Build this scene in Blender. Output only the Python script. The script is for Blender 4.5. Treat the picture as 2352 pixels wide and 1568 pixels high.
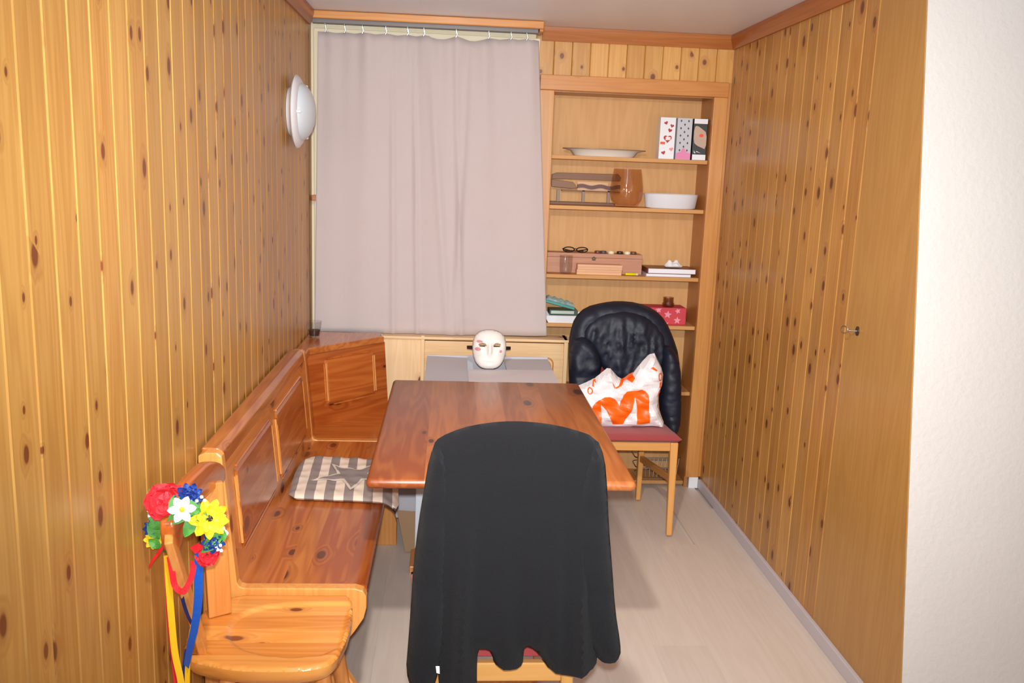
import bpy, bmesh, math, random
import numpy as np
from mathutils import Vector, Matrix
from mathutils.geometry import delaunay_2d_cdt

random.seed(7)
for o in list(bpy.data.objects): bpy.data.objects.remove(o, do_unlink=True)
SC = bpy.context.scene
COL = SC.collection

# ------------------------------------------------------------------ camera
W, H = 2352, 1568
F, PITCH, YAW, ROLL, CH = 2045.66, .18969, .07393, .03746, 1.59227
_cy, _sy, _cp, _sp = math.cos(YAW), math.sin(YAW), math.cos(PITCH), math.sin(PITCH)
FW = Vector((_sy*_cp, _cy*_cp, -_sp)); _r = Vector((_cy, -_sy, 0)); _u = _r.cross(FW)
_c, _s = math.cos(ROLL), math.sin(ROLL)
RT = _c*_r + _s*_u; UP = -_s*_r + _c*_u
CAM = Vector((0, 0, CH))
cam = bpy.data.cameras.new('camera'); camo = bpy.data.objects.new('camera', cam); COL.objects.link(camo)
cam.sensor_fit = 'HORIZONTAL'; cam.sensor_width = 36; cam.lens = F/W*36; cam.clip_start = .05
camo.matrix_world = Matrix(((RT.x, UP.x, -FW.x, CAM.x), (RT.y, UP.y, -FW.y, CAM.y), (RT.z, UP.z, -FW.z, CAM.z), (0, 0, 0, 1)))
SC.camera = camo

# ------------------------------------------------------------------ light
SC.view_settings.view_transform = 'Standard'; SC.view_settings.look = 'None'
SC.view_settings.gamma = 1; SC.view_settings.use_curve_mapping = False
SC.view_settings.exposure = 0.0
wd = bpy.data.worlds.new('world'); SC.world = wd; wd.use_nodes = True
wd.node_tree.nodes['Background'].inputs[0].default_value = (1, .96, .93, 1)
wd.node_tree.nodes['Background'].inputs[1].default_value = .10
def light(name, kind, loc, energy, color, size, target=None):
    l = bpy.data.lights.new(name, kind); l.energy = energy; l.color = color
    if kind == 'AREA': l.size = size
    else: l.shadow_soft_size = size
    o = bpy.data.objects.new(name, l); COL.objects.link(o); o.location = loc
    if target: o.rotation_euler = (Vector(target)-Vector(loc)).to_track_quat('-Z', 'Y').to_euler()
    return o
fl_ = light('camera_flash', 'SPOT', (-.003, -.02, 1.664), 415, (.90, .97, 1.0), .018, (.30, 3, 1.56))
fl_.data.spot_size = math.radians(88); fl_.data.spot_blend = 1.0
lp_ = light('ceiling_spot_lamp', 'SPOT', (-.02, .92, 2.2), 130, (1, .93, .86), .04, (.25, 2.9, .7))
lp_.data.spot_size = math.radians(105); lp_.data.spot_blend = 1.0
light('added_fill_light', 'POINT', (1.6, -1.3, 1.05), 60, (.88, .96, 1.0), .12)  # added unseen fill behind the camera, evens the light and lifts the ceiling

# ------------------------------------------------------------------ pixel -> place on a known plane
def at(x, y, ax, v):
    d = FW + RT*((x-W/2)/F) - UP*((y-H/2)/F); i = 'XYZ'.index(ax)
    return CAM + d*((v-CAM[i])/d[i])

# ------------------------------------------------------------------ materials
def lin(c): return tuple(((v/255)/12.92 if v/255 <= .04045 else ((v/255+.055)/1.055)**2.4) for v in c) + (1,)
MATS = {}
def newmat(name):
    m = bpy.data.materials.new(name); m.use_nodes = True; nt = m.node_tree
    return m, nt, nt.nodes['Principled BSDF']
def N(nt, t, **k):
    n = nt.nodes.new(t)
    for a, b in k.items(): setattr(n, a, b)
    return n
def math_(nt, op, a, b=None, c=None, clamp=False):
    n = nt.nodes.new('ShaderNodeMath'); n.operation = op; n.use_clamp = clamp
    for i, v in enumerate((a, b, c)):
        if v is None: continue
        if hasattr(v, 'is_output'): nt.links.new(v, n.inputs[i])
        else: n.inputs[i].default_value = v
    return n.outputs[0]
def vmath(nt, op, a, b):
    n = nt.nodes.new('ShaderNodeVectorMath'); n.operation = op
    for i, v in enumerate((a, b)):
        if hasattr(v, 'is_output'): nt.links.new(v, n.inputs[i])
        else: n.inputs[i].default_value = v
    return n.outputs[0]
def mixc(nt, f, a, b, mode='MIX'):
    n = nt.nodes.new('ShaderNodeMix'); n.data_type = 'RGBA'; n.blend_type = mode
    for s, v in ((n.inputs[0], f), (n.inputs[6], a), (n.inputs[7], b)):
        if hasattr(v, 'is_output'): nt.links.new(v, s)
        else: s.default_value = v
    return n.outputs[2]
def ramp(nt, f, stops):
    n = nt.nodes.new('ShaderNodeValToRGB'); nt.links.new(f, n.inputs[0]); e = n.color_ramp.elements
    while len(e) < len(stops): e.new(.5)
    for i, (p, c) in enumerate(stops): e[i].position = p; e[i].color = c if len(c) == 4 else tuple(c)+(1,)
    return n.outputs[0]
def plain(name, rgb, rough=.5, metal=0, bump=0, bscale=200, var=0, spec=.5, sheen=0, coat=0, vscale=6):
    if name in MATS: return MATS[name]
    m, nt, b = newmat(name); c = lin(rgb)
    b.inputs['Base Color'].default_value = c; b.inputs['Roughness'].default_value = rough; b.inputs['Metallic'].default_value = metal
    b.inputs['Specular IOR Level'].default_value = spec; b.inputs['Coat Weight'].default_value = coat; b.inputs['Coat Roughness'].default_value = .12
    if sheen: b.inputs['Sheen Weight'].default_value = sheen; b.inputs['Sheen Roughness'].default_value = .6
    tc = N(nt, 'ShaderNodeTexCoord')
    no = N(nt, 'ShaderNodeTexNoise'); no.inputs['Scale'].default_value = vscale; no.inputs['Detail'].default_value = 4
    nt.links.new(tc.outputs['Object'], no.inputs['Vector'])
    v = max(var, .03)
    f = math_(nt, 'MULTIPLY_ADD', no.outputs['Fac'], v*2, 1-v)
    cc = N(nt, 'ShaderNodeCombineXYZ')
    for i in range(3): nt.links.new(f, cc.inputs[i])
    nt.links.new(mixc(nt, 1, c, cc.outputs[0], 'MULTIPLY'), b.inputs['Base Color'])
    if bump:
        n2 = N(nt, 'ShaderNodeTexNoise'); n2.inputs['Scale'].default_value = bscale; n2.inputs['Detail'].default_value = 3
        nt.links.new(tc.outputs['Object'], n2.inputs['Vector'])
        bp = N(nt, 'ShaderNodeBump'); bp.inputs['Strength'].default_value = bump; bp.inputs['Distance'].default_value = .004
        nt.links.new(n2.outputs['Fac'], bp.inputs['Height']); nt.links.new(bp.outputs[0], b.inputs['Normal'])
    MATS[name] = m; return m
def glass(name, rgb, rough=.03):
    """thin clear glass: see-through with a Fresnel reflection"""
    if name in MATS: return MATS[name]
    m, nt, b = newmat(name); nt.nodes.remove(b); out = nt.nodes['Material Output']
    tr = N(nt, 'ShaderNodeBsdfTransparent'); gs = N(nt, 'ShaderNodeBsdfGlossy'); gs.inputs['Roughness'].default_value = rough
    tc = N(nt, 'ShaderNodeTexCoord'); no = N(nt, 'ShaderNodeTexNoise'); no.inputs['Scale'].default_value = 9
    nt.links.new(tc.outputs['Object'], no.inputs['Vector'])
    nt.links.new(mixc(nt, no.outputs['Fac'], lin(rgb), lin(tuple(min(255, v+6) for v in rgb))), tr.inputs['Color'])
    lw = N(nt, 'ShaderNodeLayerWeight'); lw.inputs['Blend'].default_value = .5
    fac = math_(nt, 'MULTIPLY_ADD', math_(nt, 'POWER', lw.outputs['Facing'], 5.0), .35, .035)
    mx = N(nt, 'ShaderNodeMixShader'); nt.links.new(fac, mx.inputs[0]); nt.links.new(tr.outputs[0], mx.inputs[1]); nt.links.new(gs.outputs[0], mx.inputs[2])
    nt.links.new(mx.outputs[0], out.inputs['Surface'])
    MATS[name] = m; return m
def wood(name, light_, dark, knot=(105, 50, 20), axis='Z', knots=.5, kscale=(10, 5), rough=.38, grain=1.0, coat=.10, var=.10, strip=0, contrast=1.0, ksize=.1, across=None, tonal=.35):
    """varnished pine: fine long grain, growth bands, oval knots with a warm halo; every object gets its own piece of the tree"""
    if name in MATS: return MATS[name]
    m, nt, b = newmat(name)
    tc = N(nt, 'ShaderNodeTexCoord'); oi = N(nt, 'ShaderNodeObjectInfo')
    sp = N(nt, 'ShaderNodeSeparateXYZ'); nt.links.new(tc.outputs['Object'], sp.inputs[0])
    X, Y, Z = sp.outputs
    al = {'X': X, 'Y': Y, 'Z': Z}[axis]
    oth = [q for k, q in (('X', X), ('Y', Y), ('Z', Z)) if k != axis]
    rnd = oi.outputs['Random']
    seed = math_(nt, 'MULTIPLY', rnd, 61.0)
    val = math_(nt, 'MULTIPLY_ADD', rnd, var*2, 1-var)
    if strip:
        acr = {'X': X, 'Y': Y, 'Z': Z}[across]
        k = math_(nt, 'FLOOR', math_(nt, 'DIVIDE', acr, strip))
        wn = N(nt, 'ShaderNodeTexWhiteNoise', noise_dimensions='1D'); nt.links.new(math_(nt, 'ADD', k, seed), wn.inputs['W'])
        seed = math_(nt, 'MULTIPLY_ADD', wn.outputs['Value'], 37.0, seed)
        val = math_(nt, 'MULTIPLY', val, math_(nt, 'MULTIPLY_ADD', wn.outputs['Value'], .26, .87))
    cb = N(nt, 'ShaderNodeCombineXYZ')
    nt.links.new(math_(nt, 'ADD', oth[0], seed), cb.inputs[0]); nt.links.new(math_(nt, 'MULTIPLY_ADD', seed, .37, oth[1]), cb.inputs[1]); nt.links.new(math_(nt, 'MULTIPLY_ADD', seed, 1.7, al), cb.inputs[2])
    V = cb.outputs[0]
    # knots
    kc_ = N(nt, 'ShaderNodeCombineXYZ')
    nt.links.new(math_(nt, 'MULTIPLY', math_(nt, 'ADD', math_(nt, 'MULTIPLY_ADD', oth[1], .83, oth[0]), seed), kscale[0]), kc_.inputs[0])
    nt.links.new(math_(nt, 'MULTIPLY', math_(nt, 'MULTIPLY_ADD', seed, 1.7, al), kscale[1]), kc_.inputs[1])
    vo = N(nt, 'ShaderNodeTexVoronoi', voronoi_dimensions='2D'); vo.inputs['Scale'].default_value = 1; nt.links.new(kc_.outputs[0], vo.inputs['Vector'])
    wn2 = N(nt, 'ShaderNodeSeparateXYZ'); nt.links.new(vo.outputs['Color'], wn2.inputs[0])
    exist = math_(nt, 'LESS_THAN', wn2.outputs[0], knots)
    rad = math_(nt, 'MULTIPLY_ADD', wn2.outputs[1], ksize, ksize*.45)
    rel = math_(nt, 'DIVIDE', vo.outputs['Distance'], rad)
    core = math_(nt, 'MULTIPLY', math_(nt, 'MULTIPLY_ADD', rel, -2.6, 3.0, clamp=True), exist)
    halo = math_(nt, 'MULTIPLY', math_(nt, 'SUBTRACT', 1, math_(nt, 'DIVIDE', rel, 2.7), clamp=True), exist)
    # grain
    g1 = N(nt, 'ShaderNodeTexNoise'); g1.inputs['Scale'].default_value = 1; g1.inputs['Detail'].default_value = 5; g1.inputs['Roughness'].default_value = .65
    nt.links.new(vmath(nt, 'MULTIPLY', V, (150*grain, 150*grain, 3.0)), g1.inputs['Vector'])
    g2 = N(nt, 'ShaderNodeTexNoise'); g2.inputs['Scale'].default_value = 1; g2.inputs['Detail'].default_value = 2
    nt.links.new(vmath(nt, 'MULTIPLY', V, (22*grain, 22*grain, 1.1)), g2.inputs['Vector'])
    ph = math_(nt, 'MULTIPLY_ADD', halo, .35, g2.outputs['Fac'])
    sn = math_(nt, 'SINE', math_(nt, 'MULTIPLY', ph, 46))
    s01 = math_(nt, 'MULTIPLY_ADD', sn, .5, .5)
    f = math_(nt, 'MULTIPLY_ADD', s01, .30, math_(nt, 'MULTIPLY', g1.outputs['Fac'], .55))
    f = math_(nt, 'MULTIPLY_ADD', g2.outputs['Fac'], .45, f)
    f = math_(nt, 'MULTIPLY_ADD', math_(nt, 'SUBTRACT', f, .65), contrast, .5, clamp=True)
    tone = math_(nt, 'MULTIPLY_ADD', math_(nt, 'SUBTRACT', math_(nt, 'FRACT', math_(nt, 'MULTIPLY', seed, 3.71)), .5), tonal, f, clamp=True)
    base = mixc(nt, tone, lin(light_), lin(dark))
    base = mixc(nt, math_(nt, 'MULTIPLY', halo, .5), base, lin(tuple(int(a*.45+d*.55) for a, d in zip(dark, knot))))
    base = mixc(nt, math_(nt, 'MULTIPLY', core, .95, clamp=True), base, lin(knot))
    vv = N(nt, 'ShaderNodeCombineXYZ')
    for i in range(3): nt.links.new(val, vv.inputs[i])
    base = mixc(nt, 1, base, vv.outputs[0], 'MULTIPLY')
    nt.links.new(base, b.inputs['Base Color'])
    b.inputs['Roughness'].default_value = rough; b.inputs['Coat Weight'].default_value = coat; b.inputs['Coat Roughness'].default_value = .14
    bp = N(nt, 'ShaderNodeBump'); bp.inputs['Strength'].default_value = .10; bp.inputs['Distance'].default_value = .001
    nt.links.new(math_(nt, 'MULTIPLY_ADD', halo, 1.5, f), bp.inputs['Height']); nt.links.new(bp.outputs[0], b.inputs['Normal'])
    MATS[name] = m; return m

PINE = ((204, 154, 80), (172, 114, 48))
M_wl = wood('pine_wall', *PINE, knot=(112, 52, 18), knots=.62, kscale=(10.5, 6.0), ksize=.088)
M_wr = wood('pine_wall_dark', (206, 154, 84), (170, 112, 50), knot=(104, 50, 22), knots=.66, kscale=(10.5, 6.0), ksize=.095)
M_wb = wood('pine_back', (222, 170, 96), (196, 136, 64), knot=(120, 60, 26), knots=.55, kscale=(10.5, 8), ksize=.1)
M_ven = wood('veneer_panel', (196, 148, 80), (172, 120, 58), knots=0, grain=.7, var=.02, contrast=.8)
M_trim = wood('trim_brown', (190, 118, 56), (160, 88, 36), axis='X', knots=.05, var=.03)
M_trimY = wood('trim_brown_long', (178, 104, 48), (146, 76, 30), axis='Y', knots=.05, var=.03)
M_case = wood('bookcase_wood', (220, 170, 112), (196, 142, 84), knots=0, grain=.5, var=.04, contrast=.8, rough=.6, coat=0)
M_caseX = wood('bookcase_shelf', (216, 160, 98), (196, 138, 76), axis='X', knots=0, grain=.5, var=.04, contrast=.8, rough=.6, coat=0)
M_side = wood('bookcase_side', (190, 128, 68), (166, 102, 48), knots=0, grain=.6, var=.04, contrast=.8)
M_frame = wood('bookcase_frame', (214, 152, 84), (188, 120, 56), knots=.12, grain=.8, var=.04)
M_frameX = wood('bookcase_frame_across', (214, 146, 74), (188, 114, 50), axis='X', knots=.05, grain=.8, var=.04)
M_pale = wood('pale_pine', (240, 206, 160), (224, 178, 126), axis='X', knot=(130, 78, 50), knots=.3, kscale=(9, 4), ksize=.09, var=.04, rough=.35)
M_paleZ = wood('pale_pine_upright', (246, 212, 168), (230, 186, 134), knots=.1, var=.03, rough=.35)
M_bench = wood('bench_pine', (208, 126, 58), (158, 74, 26), axis='Y', knot=(88, 34, 14), knots=.5, kscale=(9, 4), ksize=.11, rough=.25, coat=.4, var=.10, tonal=.9, contrast=1.3, grain=.55)
M_benchX = wood('bench_pine_across', (204, 114, 48), (158, 72, 24), tonal=.7, contrast=1.3, grain=.5, axis='X', knot=(88, 34, 14), knots=.4, kscale=(8, 4), ksize=.10, rough=.25, coat=.4)
M_bend = wood('bench_end', (226, 158, 84), (200, 122, 54), knot=(120, 56, 22), knots=.2, kscale=(8, 4), ksize=.12, rough=.3)
M_table = wood('table_pine', (186, 108, 54), (142, 70, 32), axis='Y', knot=(78, 34, 18), knots=.5, kscale=(8, 3.4), ksize=.11, rough=.34, coat=.12, var=.08, tonal=.8, contrast=1.3, grain=.55)
M_chair = wood('chair_pine', (238, 164, 82), (212, 126, 48), axis='X', knot=(122, 56, 20), knots=.4, kscale=(9, 5), ksize=.09, rough=.25, coat=.4, strip=.068, across='Y', var=.02, tonal=.6, grain=.6, contrast=1.2)
M_chairZ = wood('chair_pine_upright', (230, 158, 84), (202, 118, 50), knot=(120, 56, 22), knots=.25, kscale=(9, 5), ksize=.10, rough=.28, var=.05)
M_chairY = wood('chair_rail_pine', (192, 104, 44), (166, 78, 28), axis='Y', knots=.05, rough=.22, coat=.5)
M_beech = wood('beech', (228, 168, 96), (208, 142, 70), knots=0, grain=.8, contrast=.7, var=.04)
M_beechX = wood('beech_across', (228, 168, 96), (208, 142, 70), axis='X', knots=0, grain=.8, contrast=.7, var=.04)
M_beechY = wood('beech_deep', (206, 146, 80), (186, 120, 60), axis='Y', knots=0, grain=.8, contrast=.7, var=.04)
M_box = wood('box_wood', (206, 152, 122), (184, 126, 96), axis='X', knots=.05, grain=.6, contrast=.8, rough=.55, coat=0)
M_board = wood('raw_board', (232, 184, 146), (216, 162, 120), axis='X', knots=.04, grain=.6, contrast=.6, rough=.6, coat=0)
M_rack = wood('walnut', (146, 100, 68), (112, 72, 48), axis='X', knots=.03, grain=.7, rough=.5, coat=0)
M_floor = wood('laminate', (230, 216, 204), (214, 198, 184), axis='Y', knots=0, grain=.6, contrast=.8, rough=.42, coat=0, var=.035)
M_white = plain('plaster_white', (212, 203, 197), .85, bump=.5, bscale=60)
M_ceil = plain('ceiling_white', (238, 244, 252), .38, bump=.03)
M_cream = plain('cream_paint', (244, 228, 196), .6)
M_base = plain('baseboard_grey', (206, 198, 204), .5)
M_curt = plain('curtain_linen', (198, 183, 180), .9, bump=.25, bscale=700, sheen=.2, var=.03)
M_metal = plain('metal', (190, 188, 186), .3, 1)
M_dmetal = plain('dark_metal', (120, 104, 92), .4, 1)
M_black = plain('black', (14, 14, 15), .5)
M_wht = plain('white_gloss', (236, 236, 240), .25)
M_fleece = plain('fleece', (19, 18, 21), .97, bump=.5, bscale=420, sheen=.04, var=.12, vscale=9, spec=.2)
M_puff = plain('navy_nylon', (18, 24, 42), .55, bump=.15, bscale=90, var=.15)
M_red = plain('red_upholstery', (168, 56, 58), .9, bump=.4, bscale=600, sheen=.2)
M_bagw = plain('bag_white', (240, 234, 236), .45, bump=.08, bscale=30)
M_bago = plain('bag_orange', (250, 104, 12), .4)
M_grey = plain('carton_grey', (196, 192, 198), .8, bump=.1)
M_brown = plain('carton_brown', (176, 140, 104), .85, bump=.15)
M_opal = plain('opal_glass', (204, 210, 215), .35, coat=.2)
M_rim = plain('lamp_rim', (222, 218, 222), .3)
M_mask = plain('mask_white', (240, 236, 230), .35)
M_glass = glass('clear_glass', (246, 246, 246))
M_amber = glass('amber_glass', (246, 239, 233))

# ------------------------------------------------------------------ mesh tools
class MB:
    def __init__(s): s.v = []; s.f = []
    def add(s, vs, fs):
        o = len(s.v); s.v += [tuple(p) for p in vs]; s.f += [tuple(i+o for i in q) for q in fs]; return s
    def box(s, a, b):
        x0, y0, z0 = a; x1, y1, z1 = b
        return s.add([(x0, y0, z0), (x1, y0, z0), (x1, y1, z0), (x0, y1, z0), (x0, y0, z1), (x1, y0, z1), (x1, y1, z1), (x0, y1, z1)],
                     [(0, 3, 2, 1), (4, 5, 6, 7), (0, 1, 5, 4), (1, 2, 6, 5), (2, 3, 7, 6), (3, 0, 4, 7)])
    def bar(s, p, q, w, d, side=(1, 0, 0), w2=None, d2=None):
        """rectangular bar from p to q; w along side, d across"""
        p = Vector(p); q = Vector(q); t = (q-p).normalized(); sd = Vector(side); sd = (sd-t*sd.dot(t)).normalized(); n = t.cross(sd)
        w2 = w if w2 is None else w2; d2 = d if d2 is None else d2; vs = []
        for c, ww, dd in ((p, w, d), (q, w2, d2)):
            for a, b in ((-1, -1), (1, -1), (1, 1), (-1, 1)): vs.append(c+sd*(a*ww/2)+n*(b*dd/2))
        return s.add(vs, [(0, 3, 2, 1), (4, 5, 6, 7), (0, 1, 5, 4), (1, 2, 6, 5), (2, 3, 7, 6), (3, 0, 4, 7)])
    def prism(s, poly, ax, a, b):
        """polygon of 2D points extruded along axis ax from a to b (X: (y,z), Y: (x,z), Z: (x,y))"""
        n = len(poly); f = {'X': lambda p, t: (t, p[0], p[1]), 'Y': lambda p, t: (p[0], t, p[1]), 'Z': lambda p, t: (p[0], p[1], t)}[ax]
        return s.add([f(p, a) for p in poly]+[f(p, b) for p in poly], [tuple(range(n)), tuple(range(2*n-1, n-1, -1))]+[(i, i+n, (i+1) % n+n, (i+1) % n) for i in range(n)])
    def tube(s, pts, r, n=8, close=False, flat=None):
        pts = [Vector(p) for p in pts]; m = len(pts); rs = r if isinstance(r, (list, tuple)) else [r]*m; vs = []; up = None
        for i, p in enumerate(pts):
            t = ((pts[(i+1) % m]-pts[i-1]) if close else (pts[min(i+1, m-1)]-pts[max(i-1, 0)])).normalized()
            if up is None: up = Vector((0, 0, 1)) if abs(t.z) < .9 else Vector((1, 0, 0))
            a = (up-t*up.dot(t)).normalized(); bb = t.cross(a); up = a
            fa, fb = flat or (1, 1)
            for k in range(n):
                th = 2*math.pi*k/n; vs.append(p+a*(math.cos(th)*rs[i]*fa)+bb*(math.sin(th)*rs[i]*fb))
        fs = [(i*n+k, i*n+(k+1) % n, ((i+1) % m)*n+(k+1) % n, ((i+1) % m)*n+k) for i in range(m if close else m-1) for k in range(n)]
        if not close: fs += [tuple(range(n-1, -1, -1)), tuple(range((m-1)*n, m*n))]
        return s.add(vs, fs)
    def lathe(s, prof, c=(0, 0, 0), ax='Z', n=28, sx=1, sy=1):
        c = Vector(c); vs = []; m = len(prof)
        for r, h in prof:
            for k in range(n):
                th = 2*math.pi*k/n; p, q = r*math.cos(th)*sx, r*math.sin(th)*sy
                vs.append(c+Vector({'Z': (p, q, h), 'X': (h, p, q), 'Y': (q, h, p)}[ax]))
        fs = [(i*n+k, i*n+(k+1) % n, (i+1)*n+(k+1) % n, (i+1)*n+k) for i in range(m-1) for k in range(n)]
        if prof[0][0] > 1e-6: fs.append(tuple(range(n-1, -1, -1)))
        if prof[-1][0] > 1e-6: fs.append(tuple(range((m-1)*n, m*n)))
        return s.add(vs, fs)
    def ball(s, c, r, n=8):
        if not isinstance(r, (tuple, list)): r = (r, r, r)
        vs = [(c[0], c[1], c[2]-r[2])]
        for i in range(1, n//2):
            ph = math.pi*i/(n//2)-math.pi/2
            for k in range(n): vs.append((c[0]+r[0]*math.cos(ph)*math.cos(2*math.pi*k/n), c[1]+r[1]*math.cos(ph)*math.sin(2*math.pi*k/n), c[2]+r[2]*math.sin(ph)))
        vs.append((c[0], c[1], c[2]+r[2])); R = n//2-1
        fs = [(0, 1+(k+1) % n, 1+k) for k in range(n)]+[(1+i*n+k, 1+i*n+(k+1) % n, 1+(i+1)*n+(k+1) % n, 1+(i+1)*n+k) for i in range(R-1) for k in range(n)]
        fs += [(len(vs)-1, 1+(R-1)*n+k, 1+(R-1)*n+(k+1) % n) for k in range(n)]
        return s.add(vs, fs)
    def mesh(s, name, mat, bevel=0, seg=2, smooth=False, origin=(0, 0, 0), angle=35):
        me = bpy.data.meshes.new(name); o = Vector(origin)
        me.from_pydata([tuple(Vector(p)-o) for p in s.v], [], s.f)
        bm = bmesh.new(); bm.from_mesh(me)
        bmesh.ops.recalc_face_normals(bm, faces=bm.faces)
        if bevel:
            ed = [e for e in bm.edges if len(e.link_faces) == 2 and e.calc_face_angle(0) > math.radians(angle)]
            bmesh.ops.bevel(bm, geom=ed, offset=bevel, segments=seg, profile=.5, affect='EDGES', clamp_overlap=True)
        for f in bm.faces: f.smooth = smooth
        if smooth:
            for e in bm.edges:
                if len(e.link_faces) == 2 and e.calc_face_angle(0) > math.radians(50): e.smooth = False
        bm.to_mesh(me); bm.free()
        me.materials.append(mat); return me
    def build(s, name, mat, parent=None, bevel=0, seg=2, smooth=False, origin=None, angle=35):
        org = Vector(origin) if origin is not None else (wpos(parent) if parent else Vector((0, 0, 0)))
        me = s.mesh(name, mat, bevel, seg, smooth, org, angle)
        return link(name, me, parent, org)
def wpos(o):
    p = Vector((0, 0, 0))
    while o: p += o.location; o = o.parent
    return p
def link(name, me, parent=None, pos=None):
    o = bpy.data.objects.new(name, me); COL.objects.link(o)
    if parent: o.parent = parent; o.location = (Vector(pos)-wpos(parent)) if pos is not None else (0, 0, 0)
    elif pos is not None: o.location = pos
    return o
def tag(o, label, cat, group=None):
    o['label'] = label; o['category'] = cat
    if group: o['group'] = group
    return o
def thing(name, loc, label, cat, group=None):
    o = bpy.data.objects.new(name, None); COL.objects.link(o); o.location = loc; o.empty_display_size = .05
    return tag(o, label, cat, group)
def struct(o): o['kind'] = 'structure'; return o
def resample(poly, step):
    out = []
    for i in range(len(poly)):
        a = np.array(poly[i], float); b = np.array(poly[(i+1) % len(poly)], float); n = max(1, int(math.ceil(np.linalg.norm(b-a)/step)))
        out += [tuple(a+(b-a)*k/n) for k in range(n)]
    return out
def smoothpoly(poly, it=2):
    for _ in range(it):
        q = []
        for i in range(len(poly)):
            a, b = poly[i], poly[(i+1) % len(poly)]
            q += [(a[0]*.75+b[0]*.25, a[1]*.75+b[1]*.25), (a[0]*.25+b[0]*.75, a[1]*.25+b[1]*.75)]
        poly = q
    return poly
def edge_dist(P, poly):
    A = np.array(poly); B = np.roll(A, -1, 0); d = np.full(len(P), 1e9)
    for a, b in zip(A, B):
        ab = b-a; t = np.clip(((P-a)@ab)/max(ab@ab, 1e-12), 0, 1); d = np.minimum(d, np.linalg.norm(P-(a+t[:, None]*ab), axis=1))
    return d
def inside(P, poly):
    A = np.array(poly); B = np.roll(A, -1, 0); r = np.zeros(len(P), bool)
    for (x0, y0), (x1, y1) in zip(A, B):
        c = ((y0 > P[:, 1]) != (y1 > P[:, 1])); r ^= c & (P[:, 0] < (x1-x0)*(P[:, 1]-y0)/((y1-y0) if y1 != y0 else 1e-12)+x0)
    return r
def trimesh(poly, step):
    b = resample(poly, step); A = np.array(b); lo, hi = A.min(0), A.max(0)
    gx, gy = np.meshgrid(np.arange(lo[0], hi[0], step), np.arange(lo[1], hi[1], step*.87)); gx[1::2] += step/2
    G = np.stack([gx.ravel(), gy.ravel()], 1); G = G[inside(G, b)]
    if len(G): G = G[edge_dist(G, b) > step*.45]
    pts = [Vector(p) for p in b]+[Vector(p) for p in G]; nb = len(b)
    vs, _, fs, _, _, _ = delaunay_2d_cdt(pts, [(i, (i+1) % nb) for i in range(nb)], [], 1, 1e-6)
    P = np.array([(v.x, v.y) for v in vs]); return P, [tuple(f) for f in fs], edge_dist(P, b)
def inflate(poly, step, D, R, to3, wr=None, back=1.0):
    """closed cushion-like body from an outline: to3(a,b,h) turns outline coords and height into 3D"""
    P, fs, d = trimesh(poly, step); t = np.clip(d/R, 0, 1); h = D*np.sqrt(np.clip(1-(1-t)**2, 0, 1)); mb = MB(); n = len(P)
    w = np.array([wr(p[0], p[1]) if wr else 0 for p in P])*np.clip(d/(R*.5), 0, 1)
    top = [to3(p[0], p[1], hh+ww) for p, hh, ww in zip(P, h, w)]; idx = {}; vs = list(top)
    for i, p in enumerate(P):
        if d[i] < 1e-6: idx[i] = i
        else: idx[i] = len(vs); vs.append(to3(p[0], p[1], -h[i]*back))
    return mb.add(vs, fs+[tuple(idx[i] for i in reversed(f)) for f in fs])
def decal(mb, poly, step, to3):
    P, fs, d = trimesh(poly, step); return mb.add([to3(p[0], p[1]) for p in P], fs)
def star(cx, cy, r, r2, n=5, rot=math.pi/2):
    return [(cx+(r if i % 2 == 0 else r2)*math.cos(rot+math.pi*i/n), cy+(r if i % 2 == 0 else r2)*math.sin(rot+math.pi*i/n)) for i in range(2*n)]
def ell(cx, cy, a, b, n=16, t0=0): return [(cx+a*math.cos(t0+2*math.pi*i/n), cy+b*math.sin(t0+2*math.pi*i/n)) for i in range(n)]
def heart(cx, cy, s, rot=0):
    o = []
    for i in range(18):
        t = 2*math.pi*i/18; x = 16*math.sin(t)**3; y = 13*math.cos(t)-5*math.cos(2*t)-2*math.cos(3*t)-math.cos(4*t)
        x, y = x*s/17, y*s/17; o.append((cx+x*math.cos(rot)-y*math.sin(rot), cy+x*math.sin(rot)+y*math.cos(rot)))
    return o[::-1]

# ------------------------------------------------------------------ the room
XL, XR, YB, ZC = -.648, 1.334, 4.357, 2.257
YN = -3.2      # the room goes on behind the photographer
PW = .0955
fl = struct(MB().box((-2.6, YN, -.06), (3.4, YB+.25, -.012)).build('floor', M_floor))
pm = MB().box((-.0949, -.6399, -.012), (.0949, .6399, 0)).mesh('floor_plank', M_floor)
for i in range(-3, 9):
    for j in range(-1, 5):
        x = XR-.03-.095-i*.19
        if j*1.28+(i % 3)*.43 < -.6 or x > 2.2: continue
        y = j*1.28+(i % 3)*.43
        if y+.64 > YB+.2: continue
        link('floor_plank', pm, fl, (x, y, 0))
struct(MB().box((-2.6, YN, ZC), (3.4, YB+.25, ZC+.05)).build('ceiling', M_ceil))
# left wall of planks
def plank_mesh(name, mat, w, h, t=.014, ch=.0034):
    a = w/2-.0006
    return MB().prism([(-a, -t), (a, -t), (a, -ch), (a-ch, 0), (-a+ch, 0), (-a, -ch)], 'Z', 0, h).mesh(name, mat)
wl = struct(MB().box((XL-.12, YN, 0), (XL-.014, YB+.05, ZC)).build('wall_left', M_wl))
lp = plank_mesh('wall_plank', M_wl, PW, ZC)
for i in range(34):
    y = 1.423-PW/2+PW*(i-3)
    if y+PW/2 > 4.26: break
    o = link('wall_plank', lp, wl, (XL, y, 0)); o.rotation_euler = (0, 0, -math.pi/2)
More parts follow.
